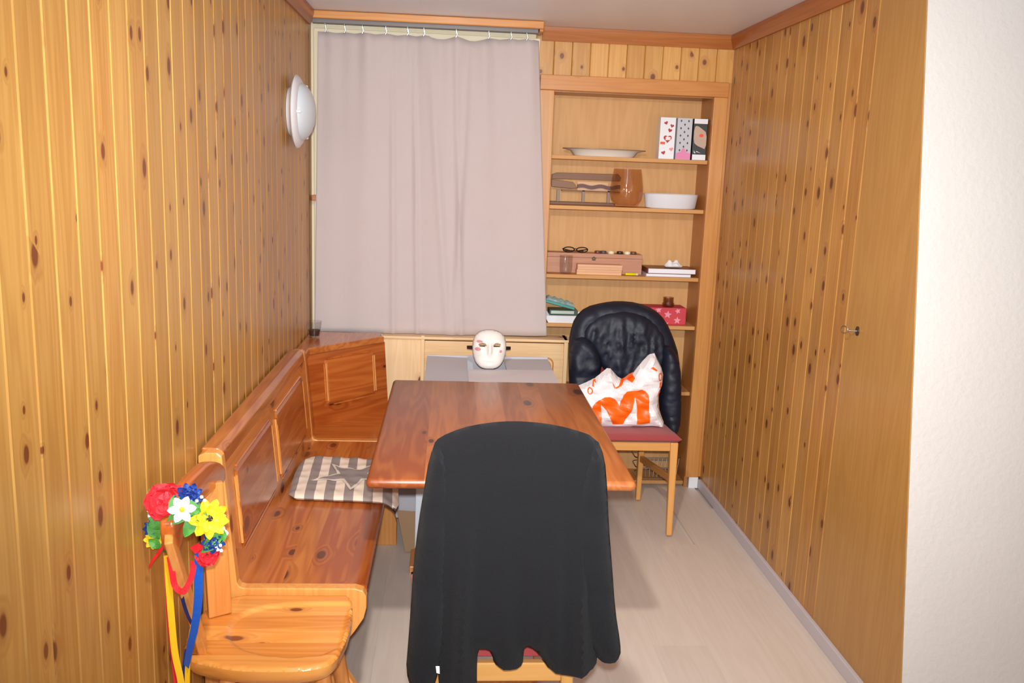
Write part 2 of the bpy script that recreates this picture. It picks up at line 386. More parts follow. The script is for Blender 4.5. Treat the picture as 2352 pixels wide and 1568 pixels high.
# right wall: planks, then a plain veneer panel
wr_ = struct(MB().box((XR+.014, 2.60, 0), (XR+.12, YB+.05, ZC)).build('wall_right', M_wr))
rp = plank_mesh('wall_plank_dark', M_wr, PW, ZC-.045)
YS = 2.868
for i in range(17):
    y = YS+PW/2+PW*i
    if y+PW/2 > YB+.04: break
    o = link('wall_plank', rp, wr_, (XR, y, .045)); o.rotation_euler = (0, 0, math.pi/2)
E0, E1 = at(2070, 1568, 'X', XR), at(2130, 0, 'X', XR)
sl = (E1.y-E0.y)/(E1.z-E0.z)
def ey(z): return E0.y+(z-E0.z)*sl
MB().prism([(ey(.045)+.006, .045), (YS-.003, .045), (YS-.003, ZC), (ey(ZC)+.006, ZC)], 'X', XR+.001, XR+.02).build('veneer_panel', M_ven, wr_)
# white plaster wall facing the camera, beyond it the room is wider; its edge leans
struct(MB().add([(XR+.002, ey(0), 0), (3.4, ey(0), 0), (3.4, ey(0)+.4, 0), (XR+.03, ey(0)+.1, 0), (XR+.002, ey(ZC), ZC), (3.4, ey(ZC), ZC), (3.4, ey(ZC)+.3, ZC), (XR+.03, ey(ZC)+.1, ZC)],
     [(0, 3, 2, 1), (4, 5, 6, 7), (0, 1, 5, 4), (1, 2, 6, 5), (2, 3, 7, 6), (3, 0, 4, 7)]).build('wall_front', M_white))
struct(MB().box((3.3, YN, 0), (3.4, 2.3, ZC)).build('wall_far_right', M_white))
struct(MB().box((-2.6, YN-.1, 0), (3.4, YN, ZC)).build('wall_behind', M_white))
# back wall
wb = struct(MB().box((XL-.1, YB+.24, 0), (XR+.1, YB+.32, ZC)).box((XL-.1, YB+.015, 2.04), (XR+.1, YB+.24, ZC)).box((XL-.1, YB+.015, 0), (.405, YB+.24, 2.04)).build('wall_back', M_cream))
bp_ = plank_mesh('wall_plank_short', M_wb, .087, ZC-2.03)
for i in range(11):
    x = .447+.087*i-.02
    if x > XR: break
    link('wall_plank', bp_, wb, (x, YB, 2.03)).rotation_euler = (0, 0, 0)
for c in wb.children:
    c.rotation_euler = (0, 0, math.pi); 
# ceiling trim
TR = [(0, 0), (.028, 0), (.028, -.018), (.012, -.062), (0, -.062)]
struct(MB().prism([(XL+a, ZC-.001+b) for a, b in TR], 'Y', YN, 4.19).build('trim_1', M_trimY))
struct(MB().prism([(XR-a, ZC-.001+b) for a, b in TR], 'Y', ey(ZC)+.03, YB).build('trim_2', M_trimY))
struct(MB().prism([(YB-a, ZC-.001+b) for a, b in TR], 'X', .41, XR-.012).build('trim_3', M_trim))
# baseboards
struct(MB().box((XR-.014, ey(0)+.02, 0), (XR+.002, YB-.015, .05)).build('baseboard_right', M_base, bevel=.003))
struct(MB().box((1.272, YB-.015, 0), (XR-.014, YB+.002, .06)).build('baseboard_back', M_wht, bevel=.002))
# window behind the curtain: only its cream surround shows
wn = struct(MB().box((-.645, YB-.03, .80), (.40, YB+.014, 2.20)).build('window_1', M_cream, bevel=.004))
MB().box((-.5, YB-.036, .95), (.28, YB-.029, 2.05)).build('pane', plain('night_pane', (40, 44, 50), .1), wn)
struct(MB().box((-.647, 4.27, 1.42), (-.60, YB-.03, 1.445)).build('trim_4', M_trim))

# ------------------------------------------------------------------ bookcase
bc = thing('bookcase', (.87, YB, 0), 'built-in wooden bookcase with open shelves in the back wall beside the curtain', 'bookcase')
BX0, BX1, BYB = .479, 1.250, 4.557
MB().box((BX0-.012, BYB, 0), (BX1+.012, BYB+.012, 1.985)).build('back_panel', M_case, bc)
MB().box((BX0-.018, YB+.002, 0), (BX0, BYB, 1.985)).build('side_panel', M_side, bc)
MB().box((BX1, YB+.002, 0), (BX1+.018, BYB, 1.985)).build('side_panel', M_side, bc)
MB().box((BX0, YB+.01, 1.967), (BX1, BYB, 1.985)).build('top_panel', M_side, bc)
MB().box((.409, YB-.018, 0), (BX0, YB+.002, 1.972)).build('stile', M_frame, bc, .003)
MB().box((BX1, YB-.018, .06), (1.318, YB+.002, 1.972)).build('stile', M_frame, bc, .003)
MB().box((.409, YB-.02, 1.972), (1.318, YB+.002, 2.042)).build('rail', M_frameX, bc, .003)
MB().box((1.318, YB-.006, .06), (XR, YB+.004, 2.04)).build('filler_strip', M_frame, bc, .002)
SHELF = [1.674, 1.434, 1.096, .850, .508, .030]
for z in SHELF:
    MB().box((BX0+.001, YB+.012, z-.019), (BX1-.001, BYB-.001, z)).build('shelf', M_caseX, bc, .002)
SY = YB+.012

# ------------------------------------------------------------------ curtain
cr = thing('curtain_rail', (-.12, 4.19, ZC), 'wooden cornice board with a metal curtain track under the ceiling', 'curtain rail')
MB().box((-.642, 4.185, 2.222), (.402, 4.203, 2.2555)).build('cornice', M_frameX, cr, .004)
MB().box((.384, 4.203, 2.212), (.402, YB-.03, 2.2555)).build('cornice_end', M_frameX, cr, .003)
MB().box((-.64, 4.204, 2.235), (.383, YB-.031, 2.2555)).build('top_board', plain('rail_board', (170, 150, 140), .6), cr)
for y in (4.225, 4.25): MB().box((-.635, y-.004, 2.208), (.38, y+.004, 2.235)).build('track', plain('track_grey', (120, 112, 110), .4), cr, .001)
CY = 4.262
cu = thing('curtain', (-.12, CY, .80), 'plain grey-beige linen curtain hanging in front of the window', 'curtain')
tl, tr_ = at(730, 71, 'Y', CY), at(1238, 92, 'Y', CY); bl, br = at(722, 765, 'Y', CY), at(1256, 771, 'Y', CY)
HK = [748, 792, 833, 886, 936, 973, 1047, 1121, 1172, 1208]
hu = [(x-730)/(1238-730) for x in HK]
nu, nv = 150, 40; mb = MB(); vs = []
for j in range(nv+1):
    v = j/nv
    for i in range(nu+1):
        u = i/nu
        dmin = min(abs(u-h) for h in hu)
        sag = .007*min(1, dmin/.06)*(1 if .05 < u < .97 else .3)
        if .5 < u < .78: sag *= 2.3
        x = (tl.x+(tr_.x-tl.x)*u)*(1-v)+(bl.x+(br.x-bl.x)*u)*v
        z = (tl.z+(tr_.z-tl.z)*u-sag)*(1-v)+(bl.z+(br.z-bl.z)*u)*v
        amp = .009+.010*(1-v)**2
        y = CY+amp*(math.sin(u*19+.6*math.sin(v*3))*.6+math.sin(u*43+1.3+v*.8)*.22+.25*math.sin(u*77)*(1-v)**3)
        for c, s, w in ((.50, .18, .018), (.68, -.22, .014), (.335, .0, .012), (.62, .02, .012), (.43, .02, .010)):
            q = (u-(c+s*v*.4))/w; y -= .011*math.exp(-q*q)*(.35+.65*min(1, v*2.5))
        vs.append((x, y, max(z, .7985)))
fs = [(j*(nu+1)+i, j*(nu+1)+i+1, (j+1)*(nu+1)+i+1, (j+1)*(nu+1)+i) for j in range(nv) for i in range(nu)]
cl = mb.add(vs, fs).build('cloth', M_curt, cu, smooth=True)
sm = cl.modifiers.new('t', 'SOLIDIFY'); sm.thickness = .002; sm.offset = 0
for x in HK:
    p = at(x, 71+(x-730)*.041, 'Y', CY)
    MB().tube([(p.x, 4.237, 2.222), (p.x+.002, 4.236, 2.20), (p.x+.006, 4.238, p.z+.004), (p.x, 4.24, p.z-.006)], .0028, 6).build('hook', M_metal, cu)

# ------------------------------------------------------------------ wall lamp
LC = at(676, 255, 'X', XL); LC = Vector((XL, 3.72, 1.790))
lm = thing('wall_lamp', LC, 'round white glass wall lamp mounted on the left plank wall', 'wall lamp')
MB().lathe([(.095, .001), (.098, .012), (.110, .018), (.137, .022), (.143, .028), (.141, .034), (.126, .045), (.112, .047), (.0, .047)], LC, 'X', 40).build('rim', M_rim, lm, smooth=True)
MB().lathe([(.112, .045), (.110, .055), (.100, .068), (.080, .083), (.05, .095), (.02, .100), (0, .101)], LC, 'X', 40).build('shade', M_opal, lm, smooth=True)
for a in (math.radians(0+182), math.radians(62), math.radians(-58)):
    p = LC+Vector((.046, .116*math.cos(a), .116*math.sin(a)))
    MB().lathe([(.006, 0), (.006, .014), (.003, .017), (0, .017)], p, 'X', 8).build('clip', M_wht, lm)

# ------------------------------------------------------------------ pale panel below the window
pn = thing('radiator_cover', (.14, 4.2, 0), 'pale pine panelled cover below the window with a routed frame line', 'radiator cover')
PT = .797
MB().box((-.31, 4.21, 0), (-.125, 4.228, PT-.012)).build('side_board', M_paleZ, pn)
MB().box((-.108, 4.205, 0), (.565, 4.225, PT-.02)).build('front_panel', M_pale, pn, .003)
MB().box((-.125, 4.197, 0), (-.108, 4.228, PT+.004)).build('divider', M_paleZ, pn, .002)
MB().box((.565, 4.197, 0), (.583, YB-.03, PT)).build('divider', M_paleZ, pn, .002)
MB().box((-.31, 4.195, PT-.014), (.59, YB-.03, PT)).build('top_board', M_pale, pn, .004)
MB().box((-.31, 4.228, 0), (-.295, YB-.03, PT-.015)).build('end_board', M_paleZ, pn)
def rr(x0, x1, z0, z1, r, n=6):
    o = []
    for cx, cz, a0 in ((x1-r, z1-r, 0), (x0+r, z1-r, 90), (x0+r, z0+r, 180), (x1-r, z0+r, 270)):
        for k in range(n+1): a = math.radians(a0+90*k/n); o.append((cx+r*math.cos(a), cz+r*math.sin(a)))
    return o
M_groove = wood('groove_pine', (214, 150, 78), (190, 118, 48), axis='X', knots=0)
for d in (0, .012):
    MB().tube([(x, 4.2045, z) for x, z in rr(-.045-d+.012, .515+d-.012, .18, .705+d-.012, .03)], .0035, 6, True).build('moulding', M_groove, pn, smooth=True)

# ------------------------------------------------------------------ corner bench
BY0, BY1 = 2.30, 3.60
SZ = .46; SXF = -.203; SXB = -.552
bn = thing('bench', (-.42, 2.95, 0), 'long varnished pine bench with panelled backrest along the left plank wall', 'bench')
# profile of the end boards in (x,z)
def nose(z0):
    return [(-.640, z0), (-.640, .833), (-.622, .842), (-.592, .842), (-.580, .832), (-.548, .478), (-.540, .466), (-.528, SZ+.003), (-.235, SZ+.003), (-.212, SZ-.004), (-.203, SZ-.022), (-.203, .405), (-.210, .375), (-.235, .335), (-.262, .30), (-.272, .26), (-.262, .22), (-.232, .17), (-.205, .13), (-.196, .10), (-.196, z0)]
MB().prism(nose(0), 'Y', BY0-.032, BY0).build('end_board', M_bend, bn, .003)
MB().prism(nose(0), 'Y', BY1-.0, BY1+.03).build('end_board', M_bend, bn, .003)
def skew(mb, y0, y1, pts): return mb.prism(pts, 'Y', y0, y1)
skew(MB(), BY0, BY1, [(-.640, .80), (-.640, .845), (-.600, .845), (-.583, .836), (-.578, .80)]).build('top_rail', M_bench, bn, .004)
skew(MB(), BY0, BY1, [(-.625, .40), (-.625, .80), (-.578, .80), (-.549, .46), (-.549, .40)]).build('backrest', M_bench, bn)
def bx(z, off=0): return -.578+(.80-z)/.34*.029+off
def panel(y0, y1, z0, z1, parent):
    mb = MB(); e = .010
    v = [(bx(z0, .0005), y0, z0), (bx(z0, .0005), y1, z0), (bx(z1, .0005), y1, z1), (bx(z1, .0005), y0, z1),
         (bx(z0+e, .007), y0+e, z0+e), (bx(z0+e, .007), y1-e, z0+e), (bx(z1-e, .007), y1-e, z1-e), (bx(z1-e, .007), y0+e, z1-e)]
    p = mb.add(v, [(0, 1, 5, 4), (1, 2, 6, 5), (2, 3, 7, 6), (3, 0, 4, 7), (4, 5, 6, 7)]).build('panel', M_bench, parent)
    for y in (y0-.006, y0+.004, y1-.004, y1+.006):
        MB().tube([(bx(z0+.02, .003), y, z0+.02), (bx(z1-.02, .003), y, z1-.02)], .0042, 6).build('bead', M_bend, p, smooth=True)  # upright beads in paler pine: the flash they catch is put into the colour
    for z in (z0-.004, z1+.004):
        MB().tube([(bx(z, .002), y0+.02, z), (bx(z, .002), y1-.02, z)], .0038, 6).build('bead', M_bench, p, smooth=True)
pA = [at(x, y, 'X', -.566) for x, y in ((535, 1095), (612, 968), (638, 1115), (557, 1225))]
pB = [at(x, y, 'X', -.566) for x, y in ((628, 965), (688, 878), (703, 1000), (645, 1075))]
for q in (pA, pB): panel((q[0].y+q[3].y)/2, (q[1].y+q[2].y)/2, .53, .762, bn)
nst = 6; sw = (SXF-SXB)/nst
for i in range(nst):
    x0 = SXB+sw*i; x1 = x0+sw
    if i < nst-1: m_ = MB().box((x0, BY0+.0005, SZ-.03), (x1, BY1-.0005, SZ)).build('seat_stave', M_bench, bn)
    else: m_ = MB().prism([(x0, SZ-.03), (x0, SZ), (x1-.012, SZ), (x1-.004, SZ-.004), (x1, SZ-.015), (x1-.004, SZ-.026), (x1-.012, SZ-.03)], 'Y', BY0+.0005, BY1-.0005).build('seat_stave', M_bench, bn, smooth=True)
MB().box((-.30, BY0+.01, .39), (-.28, BY1-.01, SZ-.03)).build('apron', M_bench, bn)
# corner unit with a diagonal back
cb = thing('corner_bench', (-.45, 3.85, 0), 'corner seat of the pine bench with a diagonal panelled back and triangular shelf top', 'bench')
A_, B_ = Vector((-.600, 3.80)), Vector((-.292, 4.125))
CT = .812
MB().prism([(-.643, 3.632), (-.585, 3.632), (-.588, 3.79), (-.292, 4.105), (-.313, 4.12), (-.313, 4.19), (-.643, 4.19)], 'Z', CT-.03, CT).build('corner_shelf', M_bench, cb, .005)
mb = MB(); zb, zt = SZ, CT-.03
lo = .03
dv = (B_-A_).normalized(); nv2 = Vector((dv.y, -dv.x))
def dpt(t, z, off=0):
    base = A_+(B_-A_)*t+nv2*(lo*(zt-z)/(zt-zb)+off); return (base.x, base.y, z)
mb.add([dpt(0, zb), dpt(1, zb), dpt(1, zt), dpt(0, zt), dpt(0, zb, -.05), dpt(1, zb, -.05), dpt(1, zt, -.022), dpt(0, zt, -.022)],
       [(0, 1, 2, 3), (5, 4, 7, 6), (4, 0, 3, 7), (1, 5, 6, 2), (3, 2, 6, 7), (4, 5, 1, 0)]).build('diagonal_back', M_benchX, cb)
e = .03
pp = MB().add([dpt(.2, .55, .0005), dpt(.83, .55, .0005), dpt(.83, .745, .0005), dpt(.2, .745, .0005), dpt(.2+e, .56, .007), dpt(.83-e, .56, .007), dpt(.83-e, .735, .007), dpt(.2+e, .735, .007)],
         [(0, 1, 5, 4), (1, 2, 6, 5), (2, 3, 7, 6), (3, 0, 4, 7), (4, 5, 6, 7)]).build('panel', M_benchX, cb)
for t in (.19, .215, .815, .84):
    MB().tube([dpt(t, .565, .003), dpt(t, .73, .003)], .004, 6).build('bead', M_bend if t > .2 else M_benchX, pp, smooth=True)  # paler beads carry the flash highlight in their colour
for z in (.545, .75): MB().tube([dpt(.23, z, .002), dpt(.8, z, .002)], .004, 6).build('bead', M_benchX, pp, smooth=True)
MB().prism([(-.640, .40), (-.640, CT-.03), (-.600, CT-.03), (-.566, SZ), (-.566, .40)], 'Y', 3.632, 3.81).build('side_back', M_bench, cb)
MB().prism([(-.57, 3.632), (-.21, 3.632), (-.21, 4.0), (-.245, 4.10), (-.30, 4.15), (-.57, 3.86)], 'Z', SZ-.03, SZ+.002).build('seat', M_benchX, cb, .003)
MB().prism([(-.640, 0), (-.640, .42), (-.262, .42), (-.262, .28), (-.24, .20), (-.196, .12), (-.196, 0)], 'Y', 4.14, 4.165).build('support', M_bend, cb, .002)
MB().box((-.64, 4.17, 0), (-.335, 4.185, CT-.03)).build('back_board', M_benchX, cb)

def turn(o, ang):
    o.data.transform(Matrix.Rotation(-ang, 4, 'Z')); o.rotation_euler.z = ang
for o in [c for c in cb.children if c.name.startswith(('diagonal_back', 'panel'))]:
    a45 = math.atan2(B_.y-A_.y, B_.x-A_.x)
    kids = list(o.children); turn(o, a45)
    for k in kids: k.rotation_euler.z = -a45
# ------------------------------------------------------------------ table
tb = thing('dining_table', (.163, 2.926, 0), 'varnished pine dining table with rounded edges in the middle of the room', 'table')
TX0, TX1, TY0, TY1, TZ, TT = -.213, .539, 2.338, 3.514, .75, .030
ns = 9; cuts = [TX0+(TX1-TX0)*i/ns+(random.uniform(-.012, .012) if 0 < i < ns else 0) for i in range(ns+1)]
def stave(x0, x1, l, r):
    mb = MB(); R = .013; pr = []
    for k in range(7): a = math.radians(-90+30*k); pr.append((R*math.cos(a), R*math.sin(a)*TT/2/R))
    poly = [(TY0+R-p, TZ-TT/2+q) for p, q in pr]+[(TY1-R+p, TZ-TT/2+q) for p, q in reversed(pr)]
    if not (l or r): return mb.prism(poly, 'X', x0, x1)
    n = len(poly); secs = []
    for k in range(5):
        a = math.radians(90*k/4); ins = .013*(1-math.sin(a)); hs = 1-.55*(1-math.sin(a)) if False else None
        sc = math.sqrt(max(0, 1-(1-math.sin(a))**2)) if k else 0.0
        sc = .25+.75*math.sin(a)
        secs.append((.013*(1-math.cos(math.pi/2-a)) if False else .013*(1-math.cos(a)) , sc))
    # x offset from the outer edge grows as the section fills out
    secs = [(0, .30), (.0016, .55), (.005, .80), (.009, .95), (.014, 1.0)]
    cy, cz = (TY0+TY1)/2, TZ-TT/2
    rings = []
    for off, sc in secs:
        d = .013*(1-sc)
        rings.append((off, [((p-cy)*(1-d/(abs(TY1-TY0)/2))+cy, (q-cz)*sc+cz) for p, q in poly]))
    xs = [(x0+o if l else x1-o, rg) for o, rg in rings]+[((x1 if l else x0), poly)]
    vs = []; fs = []
    for x, rg in xs: vs += [(x, p, q) for p, q in rg]
    m = len(xs)
    fs = [(i*n+k, i*n+(k+1) % n, (i+1)*n+(k+1) % n, (i+1)*n+k) for i in range(m-1) for k in range(n)]+[tuple(range(n)), tuple(range((m-1)*n, m*n))]
    return mb.add(vs, fs)
for i in range(ns): stave(cuts[i], cuts[i+1], i == 0, i == ns-1).build('top_stave', M_table, tb, smooth=True)
MB().box((-.112, 3.40, .075), (.43, 3.43, TZ-TT)).build('pedestal', plain('white_lacquer', (226, 232, 240), .4), tb, .003)
MB().box((-.13, 3.33, 0), (.45, 3.50, .03)).box((-.02, 3.38, .03), (.34, 3.45, .075)).build('foot', M_chairZ, tb, .004)
MB().box((.02, 2.62, .03), (.30, 2.65, TZ-TT)).build('pedestal', plain('white_lacquer', (226, 232, 240), .4), tb, .003)
MB().box((.01, 2.55, 0), (.31, 2.72, .03)).build('foot', M_chairZ, tb, .004)

# ------------------------------------------------------------------ carton behind the table
ca = thing('carton', (.18, 3.85, 0), 'large grey cardboard carton with folded top flaps behind the table', 'carton')
CX0, CX1, CYF, CYB, CZ = -.093, .478, 3.66, 4.13, .705
MB().box((CX0, CYF, .10), (CX1, CYF+.006, CZ)).build('front_wall', M_grey, ca)
MB().box((CX0, CYB-.006, .0), (CX1, CYB, CZ+.02)).build('back_wall', M_grey, ca)
MB().box((CX0, CYF+.006, .0), (CX0+.006, CYB-.006, CZ)).build('side_wall', M_grey, ca)
MB().box((CX1-.006, CYF+.006, .0), (CX1, CYB-.006, CZ)).build('side_wall', M_grey, ca)
def sheet(pts, t=.004):
    pts = [Vector(p) for p in pts]; n = (pts[1]-pts[0]).cross(pts[2]-pts[0]).normalized()
    return MB().add(pts+[p-n*t for p in pts], [(0, 1, 2, 3), (7, 6, 5, 4)]+[(i, i+4, (i+1) % 4+4, (i+1) % 4) for i in range(4)])
sheet([(CX0, CYF, CZ+.002), (.092, CYF, CZ+.004), (.096, CYB-.008, CZ+.010), (CX0, CYB-.008, CZ+.016)]).build('top_flap', M_grey, ca)
sheet([(.272, CYF+.03, CZ+.004), (CX1, CYF+.03, CZ+.002), (CX1, CYB-.008, CZ+.012), (.268, CYB-.008, CZ+.008)]).build('top_flap', M_grey, ca)
sheet([(.094, CYF-.004, CZ+.009), (CX1, CYF-.004, CZ+.006), (CX1-.006, CYF+.20, CZ+.018), (.097, CYF+.20, CZ+.014)]).build('top_flap', plain('carton_pale', (216, 206, 208), .8), ca)
sheet([(-.20, CYF-.005, .135), (.40, CYF-.005, .10), (.40, 3.52, .004), (-.155, 3.52, .004)]).build('bottom_flap', M_brown, ca)
MB().box((-.205, CYF+.001, .10), (CX0, CYF+.006, .42)).build('side_flap', M_grey, ca)

# ------------------------------------------------------------------ plain face mask leaning on the carton
MS = Vector((.187, 3.86, .7225))
mk = thing('face_mask', MS, 'plain white party face mask with pink smudges resting upright on the carton', 'mask')
def mk3(a, b, h):  # a across, b up, h toward camera; leaning back
    return (MS.x+a, MS.y-h*.9+b*.22, MS.z+b+h*.08)
mo = smoothpoly([(-.03, 0), (.03, 0), (.058, .022), (.073, .06), (.077, .10), (.070, .140), (.045, .166), (0, .174), (-.045, .166), (-.070, .140), (-.077, .10), (-.073, .06), (-.058, .022)], 2)
def mface(a, b):
    t = np.clip(edge_dist(np.array([[a, b]]), mo)[0]/.07, 0, 1); h = .062*math.sqrt(1-(1-t)**2)
    g = lambda x, y, sx, sy: math.exp(-((a-x)/sx)**2-((b-y)/sy)**2)
    h += .020*g(0, .082, .011, .02)+.010*g(0, .105, .010, .02)-.010*g(-.033, .108, .02, .011)-.010*g(.033, .108, .02, .011)+.005*g(0, .042, .02, .006)-.004*g(0, .049, .022, .003)+.007*g(0, .018, .016, .012)+.006*g(-.036, .072, .016, .014)+.006*g(.036, .072, .016, .014)+.004*g(.033, .128, .022, .007)+.004*g(-.033, .128, .022, .007)
    return h
P, fs, d = trimesh(mo, .0045)
def eye(a, b): return ((abs(a)-.033)/.0165)**2+((b-.108)/.0075)**2 < 1
fs = [f for f in fs if not eye(*P[list(f)].mean(0))]
hm = MB().add([mk3(p[0], p[1], mface(*p)) for p in P], fs).build('face', M_mask, mk, smooth=True)
so = hm.modifiers.new('t', 'SOLIDIFY'); so.thickness = .002; so.offset = -1
M_pink = plain('pink_smudge', (226, 150, 158), .6, var=.3, vscale=60)
mb = MB()
for poly in (ell(-.052, .090, .013, .008), ell(-.045, .123, .014, .006), ell(.049, .082, .006, .006, 10)):
    mb = MB(); decal(mb, poly, .004, lambda a, b: mk3(a, b, mface(a, b)+.0012)); mb.build('cheek_paint', M_pink, mk, smooth=True)
MB().tube([mk3(-.076, .09, .0), mk3(-.098, .088, -.045), mk3(0, .088, -.075), mk3(.098, .088, -.045), mk3(.076, .09, 0)], .006, 6, flat=(1.2, .25)).build('strap', M_black, mk)

# ------------------------------------------------------------------ glass on the corner shelf
gp = at(722, 774, 'Z', CT)
def tumbler(name, c, r0, r1, h, mat, label, t=.002, n=28, prof=None, base=.008):
    o = thing(name, c, label, 'glass')
    pr = prof or [(r0, 0), (r1, h)]
    out = pr; inn = [(r-t, z) for r, z in reversed(pr) if z > base]
    full = [(0, 0)]+out+inn+[(max(0.001, np.interp(base, [z for r, z in pr], [r for r, z in pr])-t), base), (0, base)]
    MB().lathe(full, c, 'Z', n).build('bowl', mat, o, smooth=True)
    return o
g1 = tumbler('drinking_glass', gp, .023, .034, .075, M_glass, 'small clear glass with dark contents on the corner shelf of the bench')
MB().lathe([(0, .0085), (.0215, .0085), (.0262, .034), (0, .034)], gp, 'Z', 20).build('candle_wax', plain('dark_wax', (66, 40, 38), .5), g1, smooth=True)

# ------------------------------------------------------------------ cushion on the bench
cz = SZ+.003
cpx = [(668, 1112), (680, 1075), (700, 1051), (725, 1047), (790, 1050), (850, 1053), (900, 1060), (915, 1095), (916, 1160), (885, 1150), (800, 1146), (720, 1143), (662, 1140)]
cp_ = [at(x, y, 'Z', .48) for x, y in cpx]; cpoly = smoothpoly([(p.x, p.y) for p in cp_], 1)
ck = thing('seat_cushion', (-.35, 3.08, SZ), 'flat grey and cream striped seat cushion with a star on the bench', 'cushion')
def ctuft(x, y): return -.004*(abs(math.sin(x*46)*math.sin(y*46)))+.002*math.sin(x*90+y*40)
def c3(a, b, h): return (a, b, cz+.013+h-(max(0, a-SXF-.002)*.45))
m, nt, b_ = newmat('cushion_stripes')
tc = N(nt, 'ShaderNodeTexCoord'); sp = N(nt, 'ShaderNodeSeparateXYZ'); nt.links.new(tc.outputs['Object'], sp.inputs[0])
no = N(nt, 'ShaderNodeTexNoise'); no.inputs['Scale'].default_value = 300; nt.links.new(tc.outputs['Object'], no.inputs['Vector'])
st = math_(nt, 'FLOORED_MODULO', math_(nt, 'MULTIPLY_ADD', sp.outputs[1], .06, sp.outputs[0]), .066)
nt.links.new(mixc(nt, math_(nt, 'GREATER_THAN', st, .033), lin((150, 136, 130)), lin((238, 218, 198))), b_.inputs['Base Color']); b_.inputs['Roughness'].default_value = .95
bpn = N(nt, 'ShaderNodeBump'); bpn.inputs['Strength'].default_value = .3; bpn.inputs['Distance'].default_value = .001; nt.links.new(no.outputs['Fac'], bpn.inputs['Height']); nt.links.new(bpn.outputs[0], b_.inputs['Normal'])
inflate(cpoly, .012, .013, .035, c3, ctuft).build('cover', m, ck, smooth=True)
def ctop(a, b, off=.0012):
    d = edge_dist(np.array([[a, b]]), resample(cpoly, .012))[0]; t = min(1, d/.035); h = .013*math.sqrt(1-(1-t)**2)+ctuft(a, b)*min(1, d/.0175)
    return c3(a, b, h+off)
sc_ = at(812, 1093, 'Z', .487)
st_o = star(sc_.x, sc_.y, .155, .063, 5, math.radians(200)); st_i = star(sc_.x, sc_.y, .128, .050, 5, math.radians(200))
clipin = lambda poly: [p for p in poly]
mb = MB(); decal(mb, st_o, .012, lambda a, b: ctop(a, b, .0030)); mb.build('star_outline', plain('cream_tape', (226, 208, 192), .9), ck, smooth=True)
mb = MB(); decal(mb, st_i, .012, lambda a, b: ctop(a, b, .0045)); mb.build('star', plain('grey_cloth', (146, 134, 130), .95), ck, smooth=True)

# ------------------------------------------------------------------ key in the cupboard lock
kp = at(1970, 760, 'X', XR)
kk = thing('lock_key', kp, 'small metal key with ring bow stuck in the lock of the veneer panel', 'key')
MB().lathe([(.012, 0), (.012, -.003), (.010, -.004), (0, -.004)], kp, 'X', 18, sy=1.3).build('escutcheon', M_dmetal, kk)
MB().tube([kp+Vector((-.003, 0, 0)), kp+Vector((-.028, .006, 0))], .0028, 8).build('shaft', M_metal, kk, smooth=True)
kc = kp+Vector((-.036, .020, .001))
MB().tube([kc+Vector((-.006*math.cos(a), .0115*math.cos(a), .0115*math.sin(a))) for a in [2*math.pi*i/20 for i in range(20)]], .0018, 6, True).build('bow', M_metal, kk, smooth=True)


# ------------------------------------------------------------------ upholstered chairs
def chair(cx, yf, s, label, top=.985, rw=.16):
    """yf: y of the front legs, s: +1 faces +Y, -1 faces the camera"""
    t = thing('dining_chair', (cx, yf-s*.2, 0), label, 'chair')
    Yl = lambda d: yf-s*d       # d metres behind the front legs
    fw, zs = .215, .415
    for k in (-1, 1):
        MB().bar((cx+k*(fw+.004), Yl(-.012), 0), (cx+k*fw, Yl(0), zs+.02), .026, .026, (1, 0, 0), .036, .036).build('leg', M_beech, t, .006)
        MB().bar((cx+k*(rw+.004), Yl(.43), 0), (cx+k*rw, Yl(.405), zs+.02), .024, .030, (1, 0, 0), .030, .042).build('leg', M_beech, t, .006)
        MB().bar((cx+k*rw, Yl(.405), zs+.02), (cx+k*(rw-.006), Yl(.485), top-.03), .030, .042, (1, 0, 0), .024, .026).build('back_post', M_beech, t, .006)
        MB().bar((cx+k*fw, Yl(.0), zs), (cx+k*rw, Yl(.405), zs), .022, .045, (1, 0, 0)).build('side_rail', M_beechY, t, .003)
        MB().bar((cx+k*(fw+.002), Yl(.0), .26), (cx+k*(rw+.002), Yl(.412), .22), .018, .032, (1, 0, 0)).build('stretcher', M_beechY, t, .004)
    MB().box((cx-fw, min(Yl(-.008), Yl(.012)), zs-.022), (cx+fw, max(Yl(-.008), Yl(.012)), zs+.022)).build('front_rail', M_beechX, t, .003)
    MB().box((cx-rw, min(Yl(.397), Yl(.417)), zs-.024), (cx+rw, max(Yl(.397), Yl(.417)), zs+.024)).build('rear_rail', M_beechX, t, .003)
    o = [(-.245, -.03), (-.235, -.045), (0, -.052), (.235, -.045), (.245, -.03), (.20, .40), (.185, .412), (-.185, .412), (-.20, .40)]
    o = [(cx+a, Yl(b)) for a, b in o]
    if s > 0: o = o[::-1]
    def sdome(a, b): return .006
    inflate(smoothpoly(o, 1), .03, .017, .03, lambda a, b, h: (a, b, zs+.023+.017+h), None).build('seat', M_red, t, smooth=True)
    mb = MB(); n = 10; vs = []
    for (z, d0) in ((.60, .430), (.68, .442), (.80, .460), (.88, .474), (top-.02, .484), (top, .488)):
        w = rw-.005 if z < top-.03 else rw-.02
        for i in range(n+1):
            u = i/n*2-1; vs.append((cx+u*w, Yl(d0+.018*(1-u*u)), z+(.018*(1-u*u) if z > .89 else 0)))
    fs = [(j*(n+1)+i, j*(n+1)+i+1, (j+1)*(n+1)+i+1, (j+1)*(n+1)+i) for j in range(5) for i in range(n)]
    bk = mb.add(vs, fs).build('backrest', M_red, t, smooth=True); sm = bk.modifiers.new('t', 'SOLIDIFY'); sm.thickness = .022; sm.offset = 0
    return t
chair(.155, 2.352, 1, 'chair under the black fleece jacket, drawn up to the table end', 1.0, .15)
